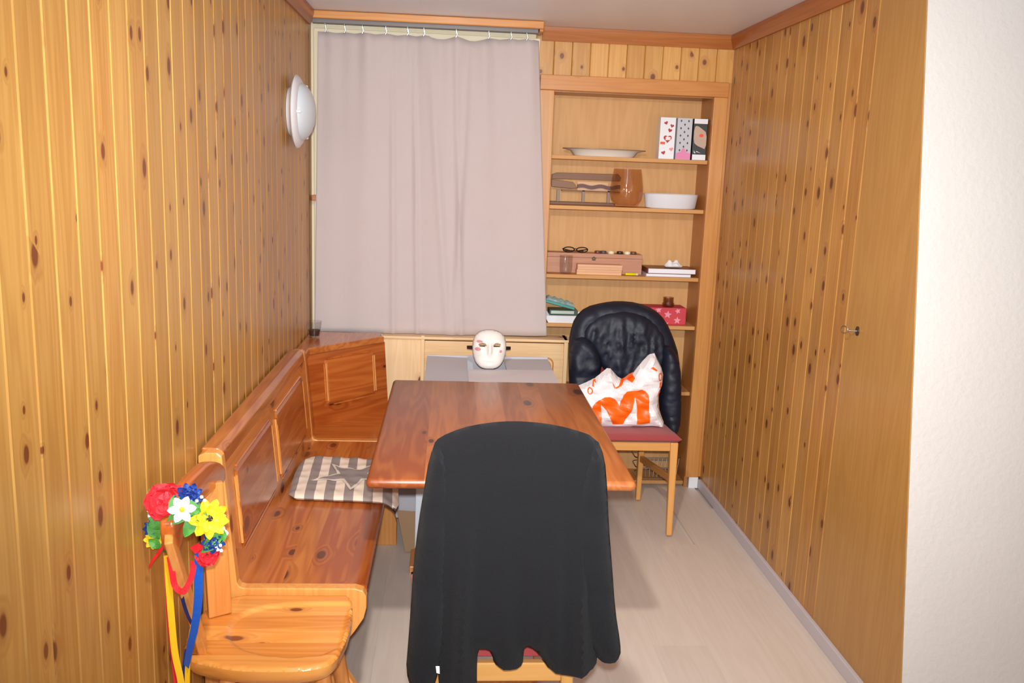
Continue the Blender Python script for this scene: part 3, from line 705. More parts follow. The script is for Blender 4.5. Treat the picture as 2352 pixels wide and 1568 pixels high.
chair(.80, 3.745, -1, 'beech chair with a red padded seat standing in front of the bookcase', .925, .165)

def pxpoly(pts, Y): return [(q.x, q.z) for q in (at(x, y, 'Y', Y) for x, y in pts)]
def garment(name, pts, Yp, step, D, R, wr, mat, parent, back=1.0, sub=1, lean=0, z0=0):
    poly = pxpoly(smoothpoly(pts, sub), Yp)
    o = inflate(poly, step, D, R, lambda a, b, h: (a, Yp-h+(b-z0)*lean, b), wr, back).build(name, mat, parent, smooth=True)
    return o
# ------------------------------------------------------------------ black fleece on the near chair
fj = thing('fleece_jacket', (.16, 1.85, .44), 'black fleece jacket hung over the back of the chair at the table end', 'jacket')
def fold(a, b):
    d = max(0, 1.03-b)
    q = .0
    for c, s, w, am in ((.06, -.03, .016, .010), (.125, .02, .030, .006), (.235, .03, .022, .008), (.285, .06, .016, .010), (.20, 0, .012, .004), (.02, -.06, .012, .008)):
        q += am*math.exp(-((a-(c+s*d))/w)**2)*min(1, d*2.4)
    return 2.6*q-.006+.004*math.sin(a*30+b*9)
BODY = [(1010, 1003), (1060, 982), (1120, 970), (1180, 966), (1250, 971), (1310, 983), (1368, 1003), (1386, 1045), (1390, 1100), (1378, 1180), (1370, 1300), (1370, 1400), (1373, 1500), (1369, 1530), (1342, 1550), (1300, 1553), (1262, 1538), (1244, 1510), (1228, 1490), (1206, 1482), (1203, 1497), (1201, 1525), (1186, 1537), (1150, 1535), (1135, 1522), (1128, 1497), (1115, 1485), (1098, 1487), (1095, 1540), (1097, 1600), (1010, 1605), (1003, 1500), (1005, 1300), (995, 1150), (985, 1080), (995, 1020)]
garment('body', BODY, 1.845, .014, .034, .05, fold, M_fleece, fj, back=1.3)
SL = [(1003, 1010), (1030, 1040), (1040, 1120), (1030, 1300), (1022, 1450), (1008, 1540), (992, 1590), (945, 1585), (932, 1540), (937, 1480), (943, 1400), (949, 1300), (961, 1200), (974, 1120), (986, 1050)]
SR = [(1370, 1003), (1389, 1050), (1395, 1120), (1398, 1200), (1406, 1300), (1413, 1400), (1425, 1475), (1426, 1507), (1405, 1523), (1375, 1518), (1355, 1480), (1335, 1400), (1318, 1300), (1310, 1200), (1325, 1110), (1348, 1040)]
sw_ = lambda a, b: .004*math.sin(b*34+a*20)+.003*math.sin(b*71)
garment('sleeve', SL, 1.838, .012, .036, .045, sw_, M_fleece, fj, back=1)
garment('sleeve', SR, 1.838, .012, .036, .045, sw_, M_fleece, fj, back=1)
p = at(1007, 1538, 'Y', 1.785)
sheet([(p.x-.004, 1.786, p.z-.008), (p.x+.003, 1.786, p.z-.010), (p.x+.002, 1.786, p.z+.008), (p.x-.006, 1.786, p.z+.008)], .001).build('care_label', M_wht, fj)

# ------------------------------------------------------------------ navy puffer jacket on the far chair
pj = thing('puffer_jacket', (.82, 4.12, .47), 'dark navy quilted puffer jacket hung over the back of the red chair', 'jacket')
from mathutils import noise as NZ
def nz(a, b, s, k=0): return NZ.noise(Vector((a*s, b*s, k)))
def quilt(a, b): return .006*abs(math.sin((b+.12*nz(a, b, 6))*math.pi/.095))**.7+.008*nz(a, b, 16, 3)+.005*nz(a*1.8, b, 40, 5)
def crease(a, b): return .020*nz(a*3.2, b*.55, 9, 1)+.010*nz(a*2.6, b*.6, 24, 2)+.005*nz(a, b, 44, 4)
PB = [(1308, 960), (1305, 870), (1304, 800), (1308, 765), (1320, 728), (1345, 705), (1385, 695), (1420, 691), (1465, 695), (1505, 711), (1530, 737), (1546, 775), (1558, 815), (1560, 880), (1528, 900), (1516, 850), (1490, 800), (1440, 790), (1395, 800), (1380, 840), (1366, 880), (1350, 960)]
garment('body', PB, 4.13, .014, .050, .06, quilt, M_puff, pj, back=1.2, lean=.10, z0=.9)
PH = [(1334, 772), (1358, 732), (1415, 712), (1480, 722), (1520, 756), (1536, 812), (1512, 852), (1484, 872), (1452, 884), (1426, 880), (1404, 869), (1385, 846), (1370, 816), (1350, 792)]
garment('hood', PH, 4.085, .012, .040, .08, crease, M_puff, pj, back=.4, lean=.08, z0=.9)
PL = [(1309, 782), (1345, 770), (1372, 796), (1382, 838), (1374, 868), (1352, 892), (1346, 960), (1311, 960), (1305, 880)]
garment('front_panel', PL, 4.065, .014, .05, .05, lambda a, b: quilt(a, b)*1.6, M_puff, pj, back=.6, lean=.05, z0=.9)
PS = [(1518, 790), (1546, 796), (1563, 840), (1564, 900), (1563, 960), (1557, 985), (1547, 1000), (1528, 993), (1520, 960), (1511, 930), (1514, 880), (1518, 840)]
garment('sleeve', PS, 4.06, .012, .05, .045, lambda a, b: .006*abs(math.sin((b+.1*nz(a, b, 9))*math.pi/.05))+.006*nz(a, b*2, 22, 7), M_puff, pj, back=.7, lean=.03, z0=.9)

# ------------------------------------------------------------------ shopping bag on the red seat
BYc = 3.86
bg = thing('shopping_bag', (.80, BYc, .49), 'white plastic shopping bag with a large orange letter on the red chair seat', 'bag')
BO = [(1300, 984), (1302, 930), (1312, 895), (1345, 882), (1366, 872), (1394, 849), (1402, 850), (1418, 868), (1432, 876), (1450, 866), (1462, 850), (1476, 832), (1492, 817), (1503, 815), (1510, 830), (1519, 848), (1523, 864), (1521, 884), (1513, 910), (1511, 935), (1517, 955), (1524, 972), (1525, 987), (1500, 984), (1400, 984)]
bpoly = pxpoly(BO, BYc); br_ = resample(bpoly, .012)
def crinkle(a, b): return .006*math.sin(a*60+b*38)+.005*math.sin(a*34-b*71+1)+.004*abs(math.sin(a*25+b*90))
inflate(bpoly, .012, .055, .06, lambda a, b, h: (a, BYc-h, max(b+.008, .4735)), crinkle, back=1.2).build('body', M_bagw, bg)
def bagf(a, b, off=.003):
    d = edge_dist(np.array([[a, b]]), br_)[0]; t = min(1, d/.06)
    return (a, BYc-(.055*math.sqrt(1-(1-t)**2)+crinkle(a, b)*min(1, d/.03))-off, b+.008)
def bagc(pts): return pxpoly([(x/5.6+1320, y/5.6+780) for x, y in pts], BYc-.05)
def bagdecal(name, pts, off=.004):
    mb = MB(); decal(mb, bagc(pts), .006, lambda a, b: bagf(a, b, off)); return mb.build(name, M_bago, bg, smooth=True)
bagdecal('letter_print', [(240, 850), (300, 790), (380, 752), (450, 752), (510, 780), (550, 825), (572, 868), (590, 800), (620, 720), (660, 682), (740, 676), (800, 672), (850, 650), (900, 675), (940, 720), (950, 900), (965, 1095), (790, 1100), (795, 900), (775, 760), (720, 930), (620, 1105), (490, 1110), (400, 920), (330, 845), (342, 960), (340, 1095), (200, 1095), (200, 930)])
bagdecal('handle_knot', [(500, 640), (475, 560), (520, 625), (560, 610), (600, 555), (640, 510), (690, 450), (740, 425), (752, 470), (780, 525), (740, 575), (670, 545), (600, 610), (530, 640)], .010)
def ringprint(cx, cy, a, b, w):
    mb = MB(); n = 16
    for (t0, t1) in ((0, math.pi), (math.pi, 2*math.pi)):
        o = [(cx+a*math.cos(t0+(t1-t0)*i/8), cy+b*math.sin(t0+(t1-t0)*i/8)) for i in range(9)]
        q = [(cx+(a-w)*math.cos(t1+(t0-t1)*i/8), cy+(b-w)*math.sin(t1+(t0-t1)*i/8)) for i in range(9)]
        decal(mb, bagc(o+q), .006, lambda x, z: bagf(x, z, .004))
    mb.build('lettering', M_bago, bg)
ringprint(1100, 500, 34, 52, 15); ringprint(196, 680, 34, 46, 13)
bagdecal('lettering', [(970, 385), (1000, 365), (1060, 410), (1050, 425), (1000, 400)]); bagdecal('lettering', [(225, 620), (250, 560), (280, 545), (280, 590), (260, 570), (240, 630)])
bagdecal('lettering', [(1095, 570), (1125, 575), (1110, 650), (1090, 640)]); bagdecal('lettering', [(1085, 685), (1105, 680), (1085, 760), (1070, 755)])

# ------------------------------------------------------------------ things on the shelves
def bxpx(x0, x1, Y): return at(x0, 400, 'Y', Y).x, at(x1, 400, 'Y', Y).x
Z1, Z2, Z3, Z4, Z5, Z6 = SHELF
# platter
pc = at(1388, 348, 'Y', 4.455); 
pl = thing('serving_platter', (pc.x, 4.462, Z1), 'shallow white oval platter lying on the top shelf', 'platter')
MB().lathe([(0, .0), (.145, .0), (.150, .004), (.168, .026), (.205, .034), (.205, .037), (.166, .030), (.145, .008), (0, .006)], (pc.x, 4.462, Z1), 'Z', 40, 1, .42).build('dish', plain('ivory_china', (226, 218, 208), .25), pl, smooth=True)
MB().tube([(pc.x+.2055*math.cos(a), 4.462+.0863*math.sin(a), Z1+.0355) for a in [2*math.pi*i/48 for i in range(48)]], .0022, 6, True).build('rim_line', plain('brown_rim', (150, 120, 96), .4), pl, smooth=True)
# cartons with print
def gift(px0, px1, name, label, mat, Y=4.385, dep=.07, h=.198):
    x0, x1 = at(px0, 365, 'Y', Y).x, at(px1, 365, 'Y', Y).x
    t = thing(name, ((x0+x1)/2, Y+dep/2, Z1), label, 'box', 'tall gift boxes on the top shelf')
    MB().box((x0, Y, Z1), (x1, Y+dep, Z1+h)).build('carton', mat, t, .0015)
    return t, x0, x1, Y-.0009
M_dred = plain('print_red', (176, 40, 38), .4); M_dpink = plain('print_pink', (240, 150, 150), .4); M_stick = plain('orange_sticker', (255, 84, 40), .5); M_dk = plain('print_dark', (58, 56, 50), .5)
def flat(Y): return lambda a, b: (a, Y, b)
def pr_(t, name, mat, poly, Y, step=.02):
    mb = MB(); decal(mb, poly, step, flat(Y)); return mb.build(name, mat, t)
t, x0, x1, Y = gift(1512, 1547, 'gift_box', 'tall white box printed with red hearts on the top shelf', M_wht); w = x1-x0
for u, v, s_, m_, r_ in ((.36, .865, .010, M_dred, .4), (.76, .80, .010, M_dred, -.2), (.64, .69, .011, M_dred, -.3), (.80, .24, .011, M_dpink, .2), (.30, .15, .011, M_dred, .3)):
    pr_(t, 'heart_print', m_, heart(x0+u*w, Z1+v*.198, s_, r_), Y)
pr_(t, 'heart_print', M_dred, heart(x0+.52*w, Z1+.49*.198, .022), Y)
pr_(t, 'heart_print', plain('print_white', (246, 226, 226), .4), [(x0+.38*w, Z1+.45*.198), (x0+.7*w, Z1+.46*.198), (x0+.72*w, Z1+.53*.198), (x0+.4*w, Z1+.54*.198)], Y-.0004)
pr_(t, 'price_sticker', M_stick, [(x0+.05*w, Z1+.355*.198), (x0+.36*w, Z1+.35*.198), (x0+.37*w, Z1+.41*.198), (x0+.06*w, Z1+.415*.198)], Y-.0006)
t, x0, x1, Y = gift(1551, 1585, 'gift_box', 'tall grey box with dark diamond pattern and pink base on the top shelf', plain('grey_print', (196, 198, 204), .4)); w = x1-x0
mb = MB()
for r in range(9):
    for q in range(2):
        cx, cz_ = x0+w*(.24+.5*q+(.25 if r % 2 else 0)), Z1+.198*(.93-.088*r)
        if cx < x1-.006: decal(mb, [(cx-.0045, cz_), (cx, cz_-.0065), (cx+.0045, cz_), (cx, cz_+.0065)], .02, flat(Y))
mb.build('diamond_print', M_dk, t)['kind'] = 'stuff'
pr_(t, 'pink_print', plain('pink_foil', (226, 130, 176), .3), [(x0+.01*w, Z1+.003), (x1-.01*w, Z1+.003), (x1-.01*w, Z1+.03), (x0+.68*w, Z1+.037), (x0+.58*w, Z1+.052), (x0+.5*w, Z1+.057), (x0+.42*w, Z1+.052), (x0+.3*w, Z1+.037), (x0+.01*w, Z1+.030)], Y-.0004)
t, x0, x1, Y = gift(1588.5, 1620, 'gift_box', 'tall black and white box with a beige picture and orange sticker on the top shelf', plain('print_black', (40, 40, 42), .35)); w = x1-x0
pr_(t, 'white_band', M_wht, [(x0+.001, Z1+.001), (x1-.001, Z1+.001), (x1-.001, Z1+.027), (x0+.001, Z1+.027)], Y)
pr_(t, 'white_band', M_wht, [(x0+.001, Z1+.174), (x1-.001, Z1+.174), (x1-.001, Z1+.197), (x0+.001, Z1+.197)], Y)
pr_(t, 'picture_print', plain('print_skin', (196, 168, 150), .5, var=.15, vscale=30), smoothpoly([(x0+.04*w, Z1+.158), (x0+.25*w, Z1+.165), (x0+.6*w, Z1+.15), (x1-.002, Z1+.132), (x1-.002, Z1+.052), (x0+.6*w, Z1+.062), (x0+.3*w, Z1+.070), (x0+.04*w, Z1+.085)], 1), Y)
pr_(t, 'price_sticker', M_stick, ell(x0+.58*w, Z1+.118, .011, .008, 12), Y-.0006)
pr_(t, 'script_print', M_wht, [(x0+.12*w, Z1+.036), (x0+.2*w, Z1+.032), (x0+.3*w, Z1+.044), (x0+.62*w, Z1+.034), (x0+.3*w, Z1+.040), (x0+.2*w, Z1+.036), (x0+.1*w, Z1+.047)], Y-.0006)
# wooden rack
rk = thing('wooden_rack', (.64, 4.50, Z2), 'dark wooden rack of planks and small posts on the second shelf', 'rack')
def pz(x, y, Y): q = at(x, y, 'Y', Y); return q.x, q.z
Y = 4.53
a = [pz(1268, 400, Y), pz(1280, 396, Y), pz(1420, 400, Y), pz(1427, 408, Y), pz(1424, 416, Y), pz(1300, 411, Y), pz(1267, 411, Y)]
MB().prism(a, 'Y', Y, Y+.015).build('plank', M_rack, rk, .002)
a = [pz(1266, 411, 4.50), pz(1316, 418, 4.50), pz(1326, 432, 4.50), pz(1310, 433, 4.50), pz(1266, 428, 4.50)]
MB().prism(a, 'Y', 4.485, 4.50).build('plank', M_rack, rk, .002)
x0, zr = pz(1326, 428, 4.52); x1, _ = pz(1424, 430, 4.52)
wv = [(x0+(x1-x0)*i/16, zr+.004*math.sin(i*.9)+.010) for i in range(17)]+[(x0+(x1-x0)*i/16, zr-.008+.004*math.sin(i*.9)) for i in range(16, -1, -1)]
MB().prism(wv, 'Y', 4.51, 4.525).build('wavy_rail', plain('plum_wood', (104, 66, 62), .5), rk)
zt_ = pz(1340, 437, 4.52)[1]
MB().box((x0-.08, 4.505, zt_-.006), (x1, 4.535, zt_)).build('bar', M_rack, rk, .001)
for px_ in (1282, 1340, 1398):
    xx = at(px_, 440, 'Y', 4.51).x; MB().box((xx-.007, 4.505, Z2+.012), (xx+.007, 4.52, zt_)).build('post', plain('grey_post', (150, 126, 112), .5), rk, .001)
MB().box((BX0+.006, 4.48, Z2), (at(1412, 460, 'Y', 4.5).x, 4.545, Z2+.014)).build('base', M_rack, rk, .002)
MB().box((x0+.002, 4.53, zt_), (x1-.06, 4.534, zt_+.042)).build('slat', M_board, rk)
# amber vase
vc = at(1437, 472, 'Y', 4.425); vc = Vector((vc.x, 4.425, Z2))
va = thing('glass_vase', vc, 'bulbous brown-tinted glass vase on the second shelf', 'vase')
VP = [(.050, 0), (.058, .006), (.075, .035), (.082, .065), (.081, .095), (.075, .14), (.068, .186)]
MB().lathe([(0, 0)]+VP+[(r-.003, z) for r, z in reversed(VP) if z > .01]+[(.045, .010), (0, .010)], vc, 'Z', 40).build('body', M_amber, va, smooth=True)
# white dish
dc = at(1540, 478, 'Y', 4.43); dc = Vector((dc.x, 4.44, Z2))
di = thing('baking_dish', dc, 'white oval baking dish on the second shelf beside the vase', 'dish')
MB().lathe([(0, 0), (.118, 0), (.126, .004), (.136, .066), (.140, .070), (.136, .071), (.130, .066), (.120, .008), (0, .006)], dc, 'Z', 44, 1, .55).build('bowl', plain('white_china', (232, 232, 238), .3), di, smooth=True)
# long wooden box with games pieces and spectacles
x0, x1 = BX0+.012, at(1476, 600, 'Y', 4.44).x; Yf = 4.45; zt3 = at(1360, 582, 'Y', Yf).z
lb = thing('long_wooden_box', ((x0+x1)/2, 4.50, Z3), 'long reddish wooden box with a small dark emblem on the third shelf', 'box')
MB().box((x0, Yf, Z3), (x1, 4.545, zt3-.022)).build('body', M_box, lb, .002)
MB().box((x0, Yf, zt3-.0215), (x1, 4.545, zt3)).build('lid', M_box, lb, .002)
e_ = at(1364, 594, 'Y', Yf)
mb = MB()
for k in range(5):
    a_ = 2*math.pi*k/5+.3; decal(mb, ell(e_.x+.007*math.cos(a_), e_.z+.007*math.sin(a_), .006, .0042, 8, a_), .02, flat(Yf-.0008))
mb.build('emblem', plain('emblem_ink', (96, 84, 62), .7), lb)['kind'] = 'stuff'
sg = at(1321, 572, 'Y', 4.475); sg = Vector((sg.x, 4.475, zt3))
gl = thing('eyeglasses', sg, 'black-rimmed eyeglasses lying on the long wooden box', 'eyeglasses')
for k in (-1, 1):
    r_ = [Vector((sg.x+k*.034+.028*math.cos(a_), 4.462-.006*math.sin(a_), zt3+.0165+.0125*math.sin(a_)*(1.0 if math.sin(a_) > 0 else 1.1))) for a_ in [2*math.pi*i/24 for i in range(24)]]
    rm = MB().tube(r_, .0026, 6, True).build('rim', M_black, gl, smooth=True)
    MB().tube([Vector((sg.x+k*.062, 4.464, zt3+.020)), Vector((sg.x+k*.064, 4.475, zt3+.018)), Vector((sg.x+k*.02, 4.512, zt3+.006)), Vector((sg.x-k*.05, 4.520, zt3+.005))], .0024, 6).build('temple', M_black, gl, smooth=True)
    MB().add(r_, [tuple(range(24))]).build('lens', M_glass, rm)
MB().tube([Vector((sg.x-.007, 4.462, zt3+.018)), Vector((sg.x, 4.460, zt3+.021)), Vector((sg.x+.007, 4.462, zt3+.018))], .0026, 6).build('bridge', M_black, gl, smooth=True)
RB, IV = (112, 66, 52), (236, 226, 190)
for i, (px_, c_, lab) in enumerate(((1373, RB, 'reddish brown round game piece touching the dark grey one'), (1386, (82, 70, 76), 'dark grey round game piece on the long wooden box'),
        (1404, IV, 'ivory round game piece between the dark grey and dark brown ones'), (1424, (62, 34, 30), 'dark brown round game piece between the two ivory ones'),
        (1441, IV, 'ivory round game piece between the dark brown and reddish brown ones'), (1455, RB, 'reddish brown round game piece beside an ivory one'))):
    q = at(px_, 575, 'Y', 4.462+.004*(i % 2))
    o = MB().lathe([(0, 0), (.0145, 0), (.0165, .003), (.0165, .011), (.0145, .014), (.009, .014), (.008, .012), (0, .012)], (q.x, q.y, zt3), 'Z', 18).build('game_piece', plain('piece_%d_%d_%d' % c_, c_, .35), None, smooth=True, origin=(q.x, q.y, zt3))
    tag(o, lab, 'game piece', 'round game pieces on the wooden box')
q = at(1299, 626, 'Y', 4.405)
tumbler('drinking_glass', Vector((q.x, 4.405, Z3)), .026, .0325, .092, M_glass, 'clear drinking glass standing in front of the long wooden box', prof=[(.024, 0), (.029, .008), (.032, .03), (.033, .092)])
# two raw boards
x0, x1 = at(1325, 620, 'Y', 4.385).x, at(1428, 620, 'Y', 4.385).x
for k, lab in ((0, 'lower of two pale wooden boxes stacked before the long wooden box'), (1, 'upper of two pale wooden boxes stacked before the long wooden box')):
    z = Z3+.0255*k; dx = .003*k
    o = thing('flat_wooden_box', ((x0+x1)/2, 4.41, z), lab, 'box', 'flat pale wooden boxes')
    MB().box((x0+dx, 4.385, z), (x1+dx, 4.44, z+.0125)).build('tray', M_board, o, .001); MB().box((x0+dx, 4.385, z+.0127), (x1+dx, 4.44, z+.0252)).build('lid', M_board, o, .001)
q = at(1448, 629, 'Y', 4.39)
lg = thing('lighter', (q.x, 4.39, Z3), 'yellow plastic lighter lying on the third shelf', 'lighter')
MB().lathe([(0, -.026), (.0075, -.026), (.008, -.02), (.008, .022), (.006, .026), (0, .026)], (q.x, 4.39, Z3+.0082), 'X', 14, 1, .8).build('body', plain('yellow_plastic', (236, 224, 20), .3), lg, smooth=True)
MB().lathe([(0, .0262), (.0065, .0262), (.0065, .037), (.003, .040), (0, .040)], (q.x, 4.39, Z3+.0082), 'X', 12).build('cap', plain('pale_cap', (232, 220, 196), .4), lg, smooth=True)
# books
def book(x0, x1, y0, y1, z, h, cover, label, tilt=0):
    t = thing('book', ((x0+x1)/2, (y0+y1)/2, z), label, 'book', 'books lying on the third shelf')
    MB().box((x0+.002, y0, z+.002), (x1-.001, y1, z+h-.002)).build('pages', plain('paper_white', (240, 238, 246), .7), t)
    MB().box((x0, y0-.001, z), (x1, y1+.002, z+.0018)).build('back_cover', cover, t); MB().box((x0, y0-.001, z+h-.0018), (x1, y1+.002, z+h)).build('front_cover', cover, t)
    MB().box((x0-.002, y0-.001, z), (x0, y1+.002, z+h)).build('spine', cover, t)
    return t
x0, x1 = at(1484, 630, 'Y', 4.385).x, at(1587, 630, 'Y', 4.385).x
book(x0, x1, 4.385, 4.54, Z3, .015, plain('cover_grey', (180, 178, 184), .5), 'thin white book at the bottom of the stack on the third shelf')
xb0, xb1 = at(1489, 618, 'Y', 4.385).x, at(1598, 625, 'Y', 4.385).x
tb_ = book(xb0, xb1, 4.387, 4.54, Z3+.0155, .026, plain('cover_brown', (120, 66, 44), .4), 'thick brown-covered book on top of the stack on the third shelf')
q = Vector((at(1543, 610, 'Y', 4.44).x, 4.44, Z3+.0418))
ts = thing('crumpled_tissue', q, 'crumpled white tissue lying on the brown book', 'tissue')
inflate([(q.x-.042, q.y-.025), (q.x-.01, q.y-.035), (q.x+.05, q.y-.02), (q.x+.045, q.y+.02), (q.x, q.y+.035), (q.x-.04, q.y+.02)], .007, .011, .03, lambda a, b, h: (a, b, q.z+.010+(h*1.4 if h > 0 else h*.8)), lambda a, b: .006*math.sin(a*160)+.006*math.sin(b*190+a*70)).build('sheet', plain('tissue_white', (244, 240, 244), .9), ts)
# fourth shelf: tray with packages, star box, jar
x0, x1 = BX0+.004, at(1345, 730, 'Y', 4.40).x
tr0 = thing('plastic_tray', ((x0+x1)/2, 4.44, Z4), 'white plastic tray holding wrapped packages on the fourth shelf', 'tray')
MB().prism([(x0+.02, Z4), (x1-.02, Z4), (x1, Z4+.035), (x1-.004, Z4+.035), (x1-.023, Z4+.004), (x0+.023, Z4+.004), (x0+.004, Z4+.035), (x0, Z4+.035)], 'Y', 4.385, 4.53).build('base', M_wht, tr0)
MB().prism([(x0+.02, Z4), (x1-.02, Z4), (x1, Z4+.035), (x0, Z4+.035)], 'Y', 4.381, 4.385).build('front_side', M_wht, tr0)
MB().prism([(x0+.02, Z4), (x1-.02, Z4), (x1, Z4+.035), (x0, Z4+.035)], 'Y', 4.53, 4.534).build('rear_side', M_wht, tr0)
M_foil = plain('crinkled_film', (176, 206, 204), .15, metal=.3, bump=1.0, bscale=70, var=.4, vscale=40)
pkd = thing('green_package', (x0+.10, 4.46, Z4+.036), 'dark green framed package lying in the white tray', 'package')
MB().box((x0+.026, 4.40, Z4+.0365), (x0+.17, 4.50, Z4+.062)).build('case', plain('dark_green', (66, 92, 76), .4), pkd, .003)
MB().box((x0+.034, 4.3992, Z4+.043), (x0+.15, 4.4005, Z4+.058)).build('window', plain('pale_insert', (196, 206, 196), .3), pkd)
f1 = thing('film_package', (x0+.09, 4.45, Z4+.063), 'crinkled clear and teal film package on top of the white tray', 'package')
mb = inflate([(x0+.005, 4.40), (x0+.15, 4.40), (x0+.16, 4.49), (x0+.01, 4.50)], .008, .012, .03, lambda a, b, h: (a, b, Z4+.078+h+(x0+.16-a)*.24), lambda a, b: .004*math.sin(a*200)+.004*math.sin(b*170+a*60))
mb.build('wrap', M_foil, f1)
MB().bar((x0+.0, 4.395, Z4+.108), (x0+.15, 4.395, Z4+.071), .004, .010, (0, 1, 0)).build('teal_strip', plain('teal', (60, 160, 150), .4), f1)
x0, x1 = at(1474, 720, 'Y', 4.40).x, at(1577, 720, 'Y', 4.40).x
zb4 = .088
sb = thing('star_box', ((x0+x1)/2, 4.45, Z4), 'red fabric box printed with pink stars on the fourth shelf', 'box')
MB().box((x0, 4.40, Z4), (x1, 4.52, Z4+zb4)).build('body', plain('red_star_cloth', (206, 70, 78), .8, var=.1), sb, .006)
M_stp = plain('pink_star', (240, 150, 170), .7)
for u, v, s_, r_ in ((.37, .86, .018, .1), (.58, .60, .021, -.1), (.80, .82, .016, .3), (.80, .27, .020, 0), (.55, .05, .016, .2), (.30, .32, .018, .3), (.12, .66, .018, 0), (.10, .12, .016, .4)):
    poly = [(min(x1-.004, max(x0+.004, a)), min(Z4+zb4-.003, max(Z4+.003, b))) for a, b in star(x0+u*(x1-x0), Z4+v*zb4, s_, s_*.45, 5, math.pi/2+r_)]
    poly = [p_ for i_, p_ in enumerate(poly) if p_ != poly[i_-1]]
    pr_(sb, 'star_print', M_stp, poly, 4.3992)
q = at(1535, 700, 'Y', 4.425); q = Vector((q.x, 4.43, Z4+zb4))
jr = thing('glass_jar', q, 'small brown glass jar standing on the star box', 'jar')
JP = [(.024, 0), (.030, .004), (.031, .018), (.026, .025), (.027, .030), (.0265, .046), (.028, .050)]
MB().lathe([(0, 0)]+JP+[(r-.003, z) for r, z in reversed(JP) if z > .008]+[(.022, .007), (0, .007)], q, 'Z', 26).build('body', glass('smoky_glass', (226, 214, 204)), jr, smooth=True)
# wire basket on the bottom shelf
q = at(1512, 1060, 'Y', 4.45)
wb_ = thing('wire_basket', (q.x, 4.45, Z6), 'metal wire basket on the bottom shelf behind the red chair', 'basket')
for k, (zz, ex) in enumerate(((Z6+.004, 0), (Z6+.06, .008), (Z6+.115, .016))):
    MB().tube([(a_, b_, zz) for a_, b_ in rr(q.x-.12-ex, q.x+.09+ex, 4.395-ex*.3, 4.52, .03)], .003, 6, True).build('hoop', M_metal, wb_, smooth=True)
for i in range(11):
    xx = q.x-.115+.02*i; MB().tube([(xx, 4.40, Z6+.004), (xx+(xx-q.x+.015)*.1, 4.392, Z6+.115)], .0018, 5).build('wire', M_metal, wb_)

# ------------------------------------------------------------------ pine side chair by the wall
SCX, SCY = -.41, 2.09
pcx = [(285, 1345), (292, 1300), (330, 1225), (380, 1135), (430, 1080), (590, 1000), (720, 968), (850, 955), (1000, 956), (1200, 958), (1320, 964), (1375, 982), (1400, 1025), (1402, 1110), (1372, 1250), (1330, 1335), (1305, 1390), (1240, 1445), (1100, 1472), (900, 1478), (700, 1474), (560, 1460), (450, 1438), (350, 1416), (305, 1388)]
so_ = [at(x/2.862+320, y/2.862+1020, 'Z', .45) for x, y in pcx]; so_ = [(p_.x, min(p_.y, 2.262)) for p_ in so_]
so_ = smoothpoly(so_, 1)[::-1]
sc = thing('wooden_chair', (SCX, SCY, 0), 'carved solid pine chair standing against the left plank wall', 'chair')
P, fs, d = trimesh(so_, .007)
sdl = [at(x/2.862+320, y/2.862+1020, 'Z', .45) for x, y in ((1404, 1036), (1200, 1036), (980, 1042), (850, 1055), (740, 1080), (650, 1120), (600, 1160), (575, 1210), (580, 1270), (610, 1310), (680, 1350), (800, 1385), (1000, 1400), (1200, 1385), (1330, 1330))]
sdl = resample([(p_.x, p_.y) for p_ in sdl], .012)
ins = inside(P, sdl); sd = edge_dist(P, sdl)
dz = np.where(ins, -.0075*np.clip(sd/.007, 0, 1), 0)
n = len(P); t_ = np.clip(d/.008, 0, 1); rnd_ = .008*(1-np.sqrt(1-(1-t_)**2))
vs = [(p_[0], p_[1], .45+z-r) for p_, z, r in zip(P, dz, rnd_)]; bd = [i for i in range(n) if d[i] < 1e-6]
mb = MB().add(vs, fs); low = {}
cx_, cy_ = np.mean([p_[0] for p_ in so_]), np.mean([p_[1] for p_ in so_])
bo = resample(so_, .011)
k0 = len(mb.v)
ring1 = [(x, y, .442) for x, y in bo]; ring2 = [(x, y, .422) for x, y in bo]; ring3 = [(cx_+(x-cx_)*.95, cy_+(y-cy_)*.95, .408) for x, y in bo]; nb = len(bo)
fs2 = [(j*nb+i, j*nb+(i+1) % nb, (j+1)*nb+(i+1) % nb, (j+1)*nb+i) for j in range(2) for i in range(nb)]+[tuple(range(2*nb, 3*nb))]
mb.add(ring1+ring2+ring3, fs2)
mesh = mb.mesh('seat', M_chair, smooth=True, origin=(SCX, SCY, 0))
bm = bmesh.new(); bm.from_mesh(mesh); bmesh.ops.remove_doubles(bm, verts=bm.verts, dist=.0004); bmesh.ops.recalc_face_normals(bm, faces=bm.faces); bm.to_mesh(mesh); bm.free()
link('seat', mesh, sc, (SCX, SCY, 0))
for (tx, ty, fx, fy) in ((-.50, 1.99, -.55, 1.91), (-.29, 2.00, -.22, 1.93), (-.50, 2.17, -.55, 2.24), (-.29, 2.18, -.225, 2.235)):
    MB().tube([(tx, ty, .412), (tx+(fx-tx)*.3, ty+(fy-ty)*.3, .29), (tx+(fx-tx)*.7, ty+(fy-ty)*.7, .12), (fx, fy, 0)], [.020, .021, .018, .014], 10).build('leg', M_chairZ, sc, smooth=True)
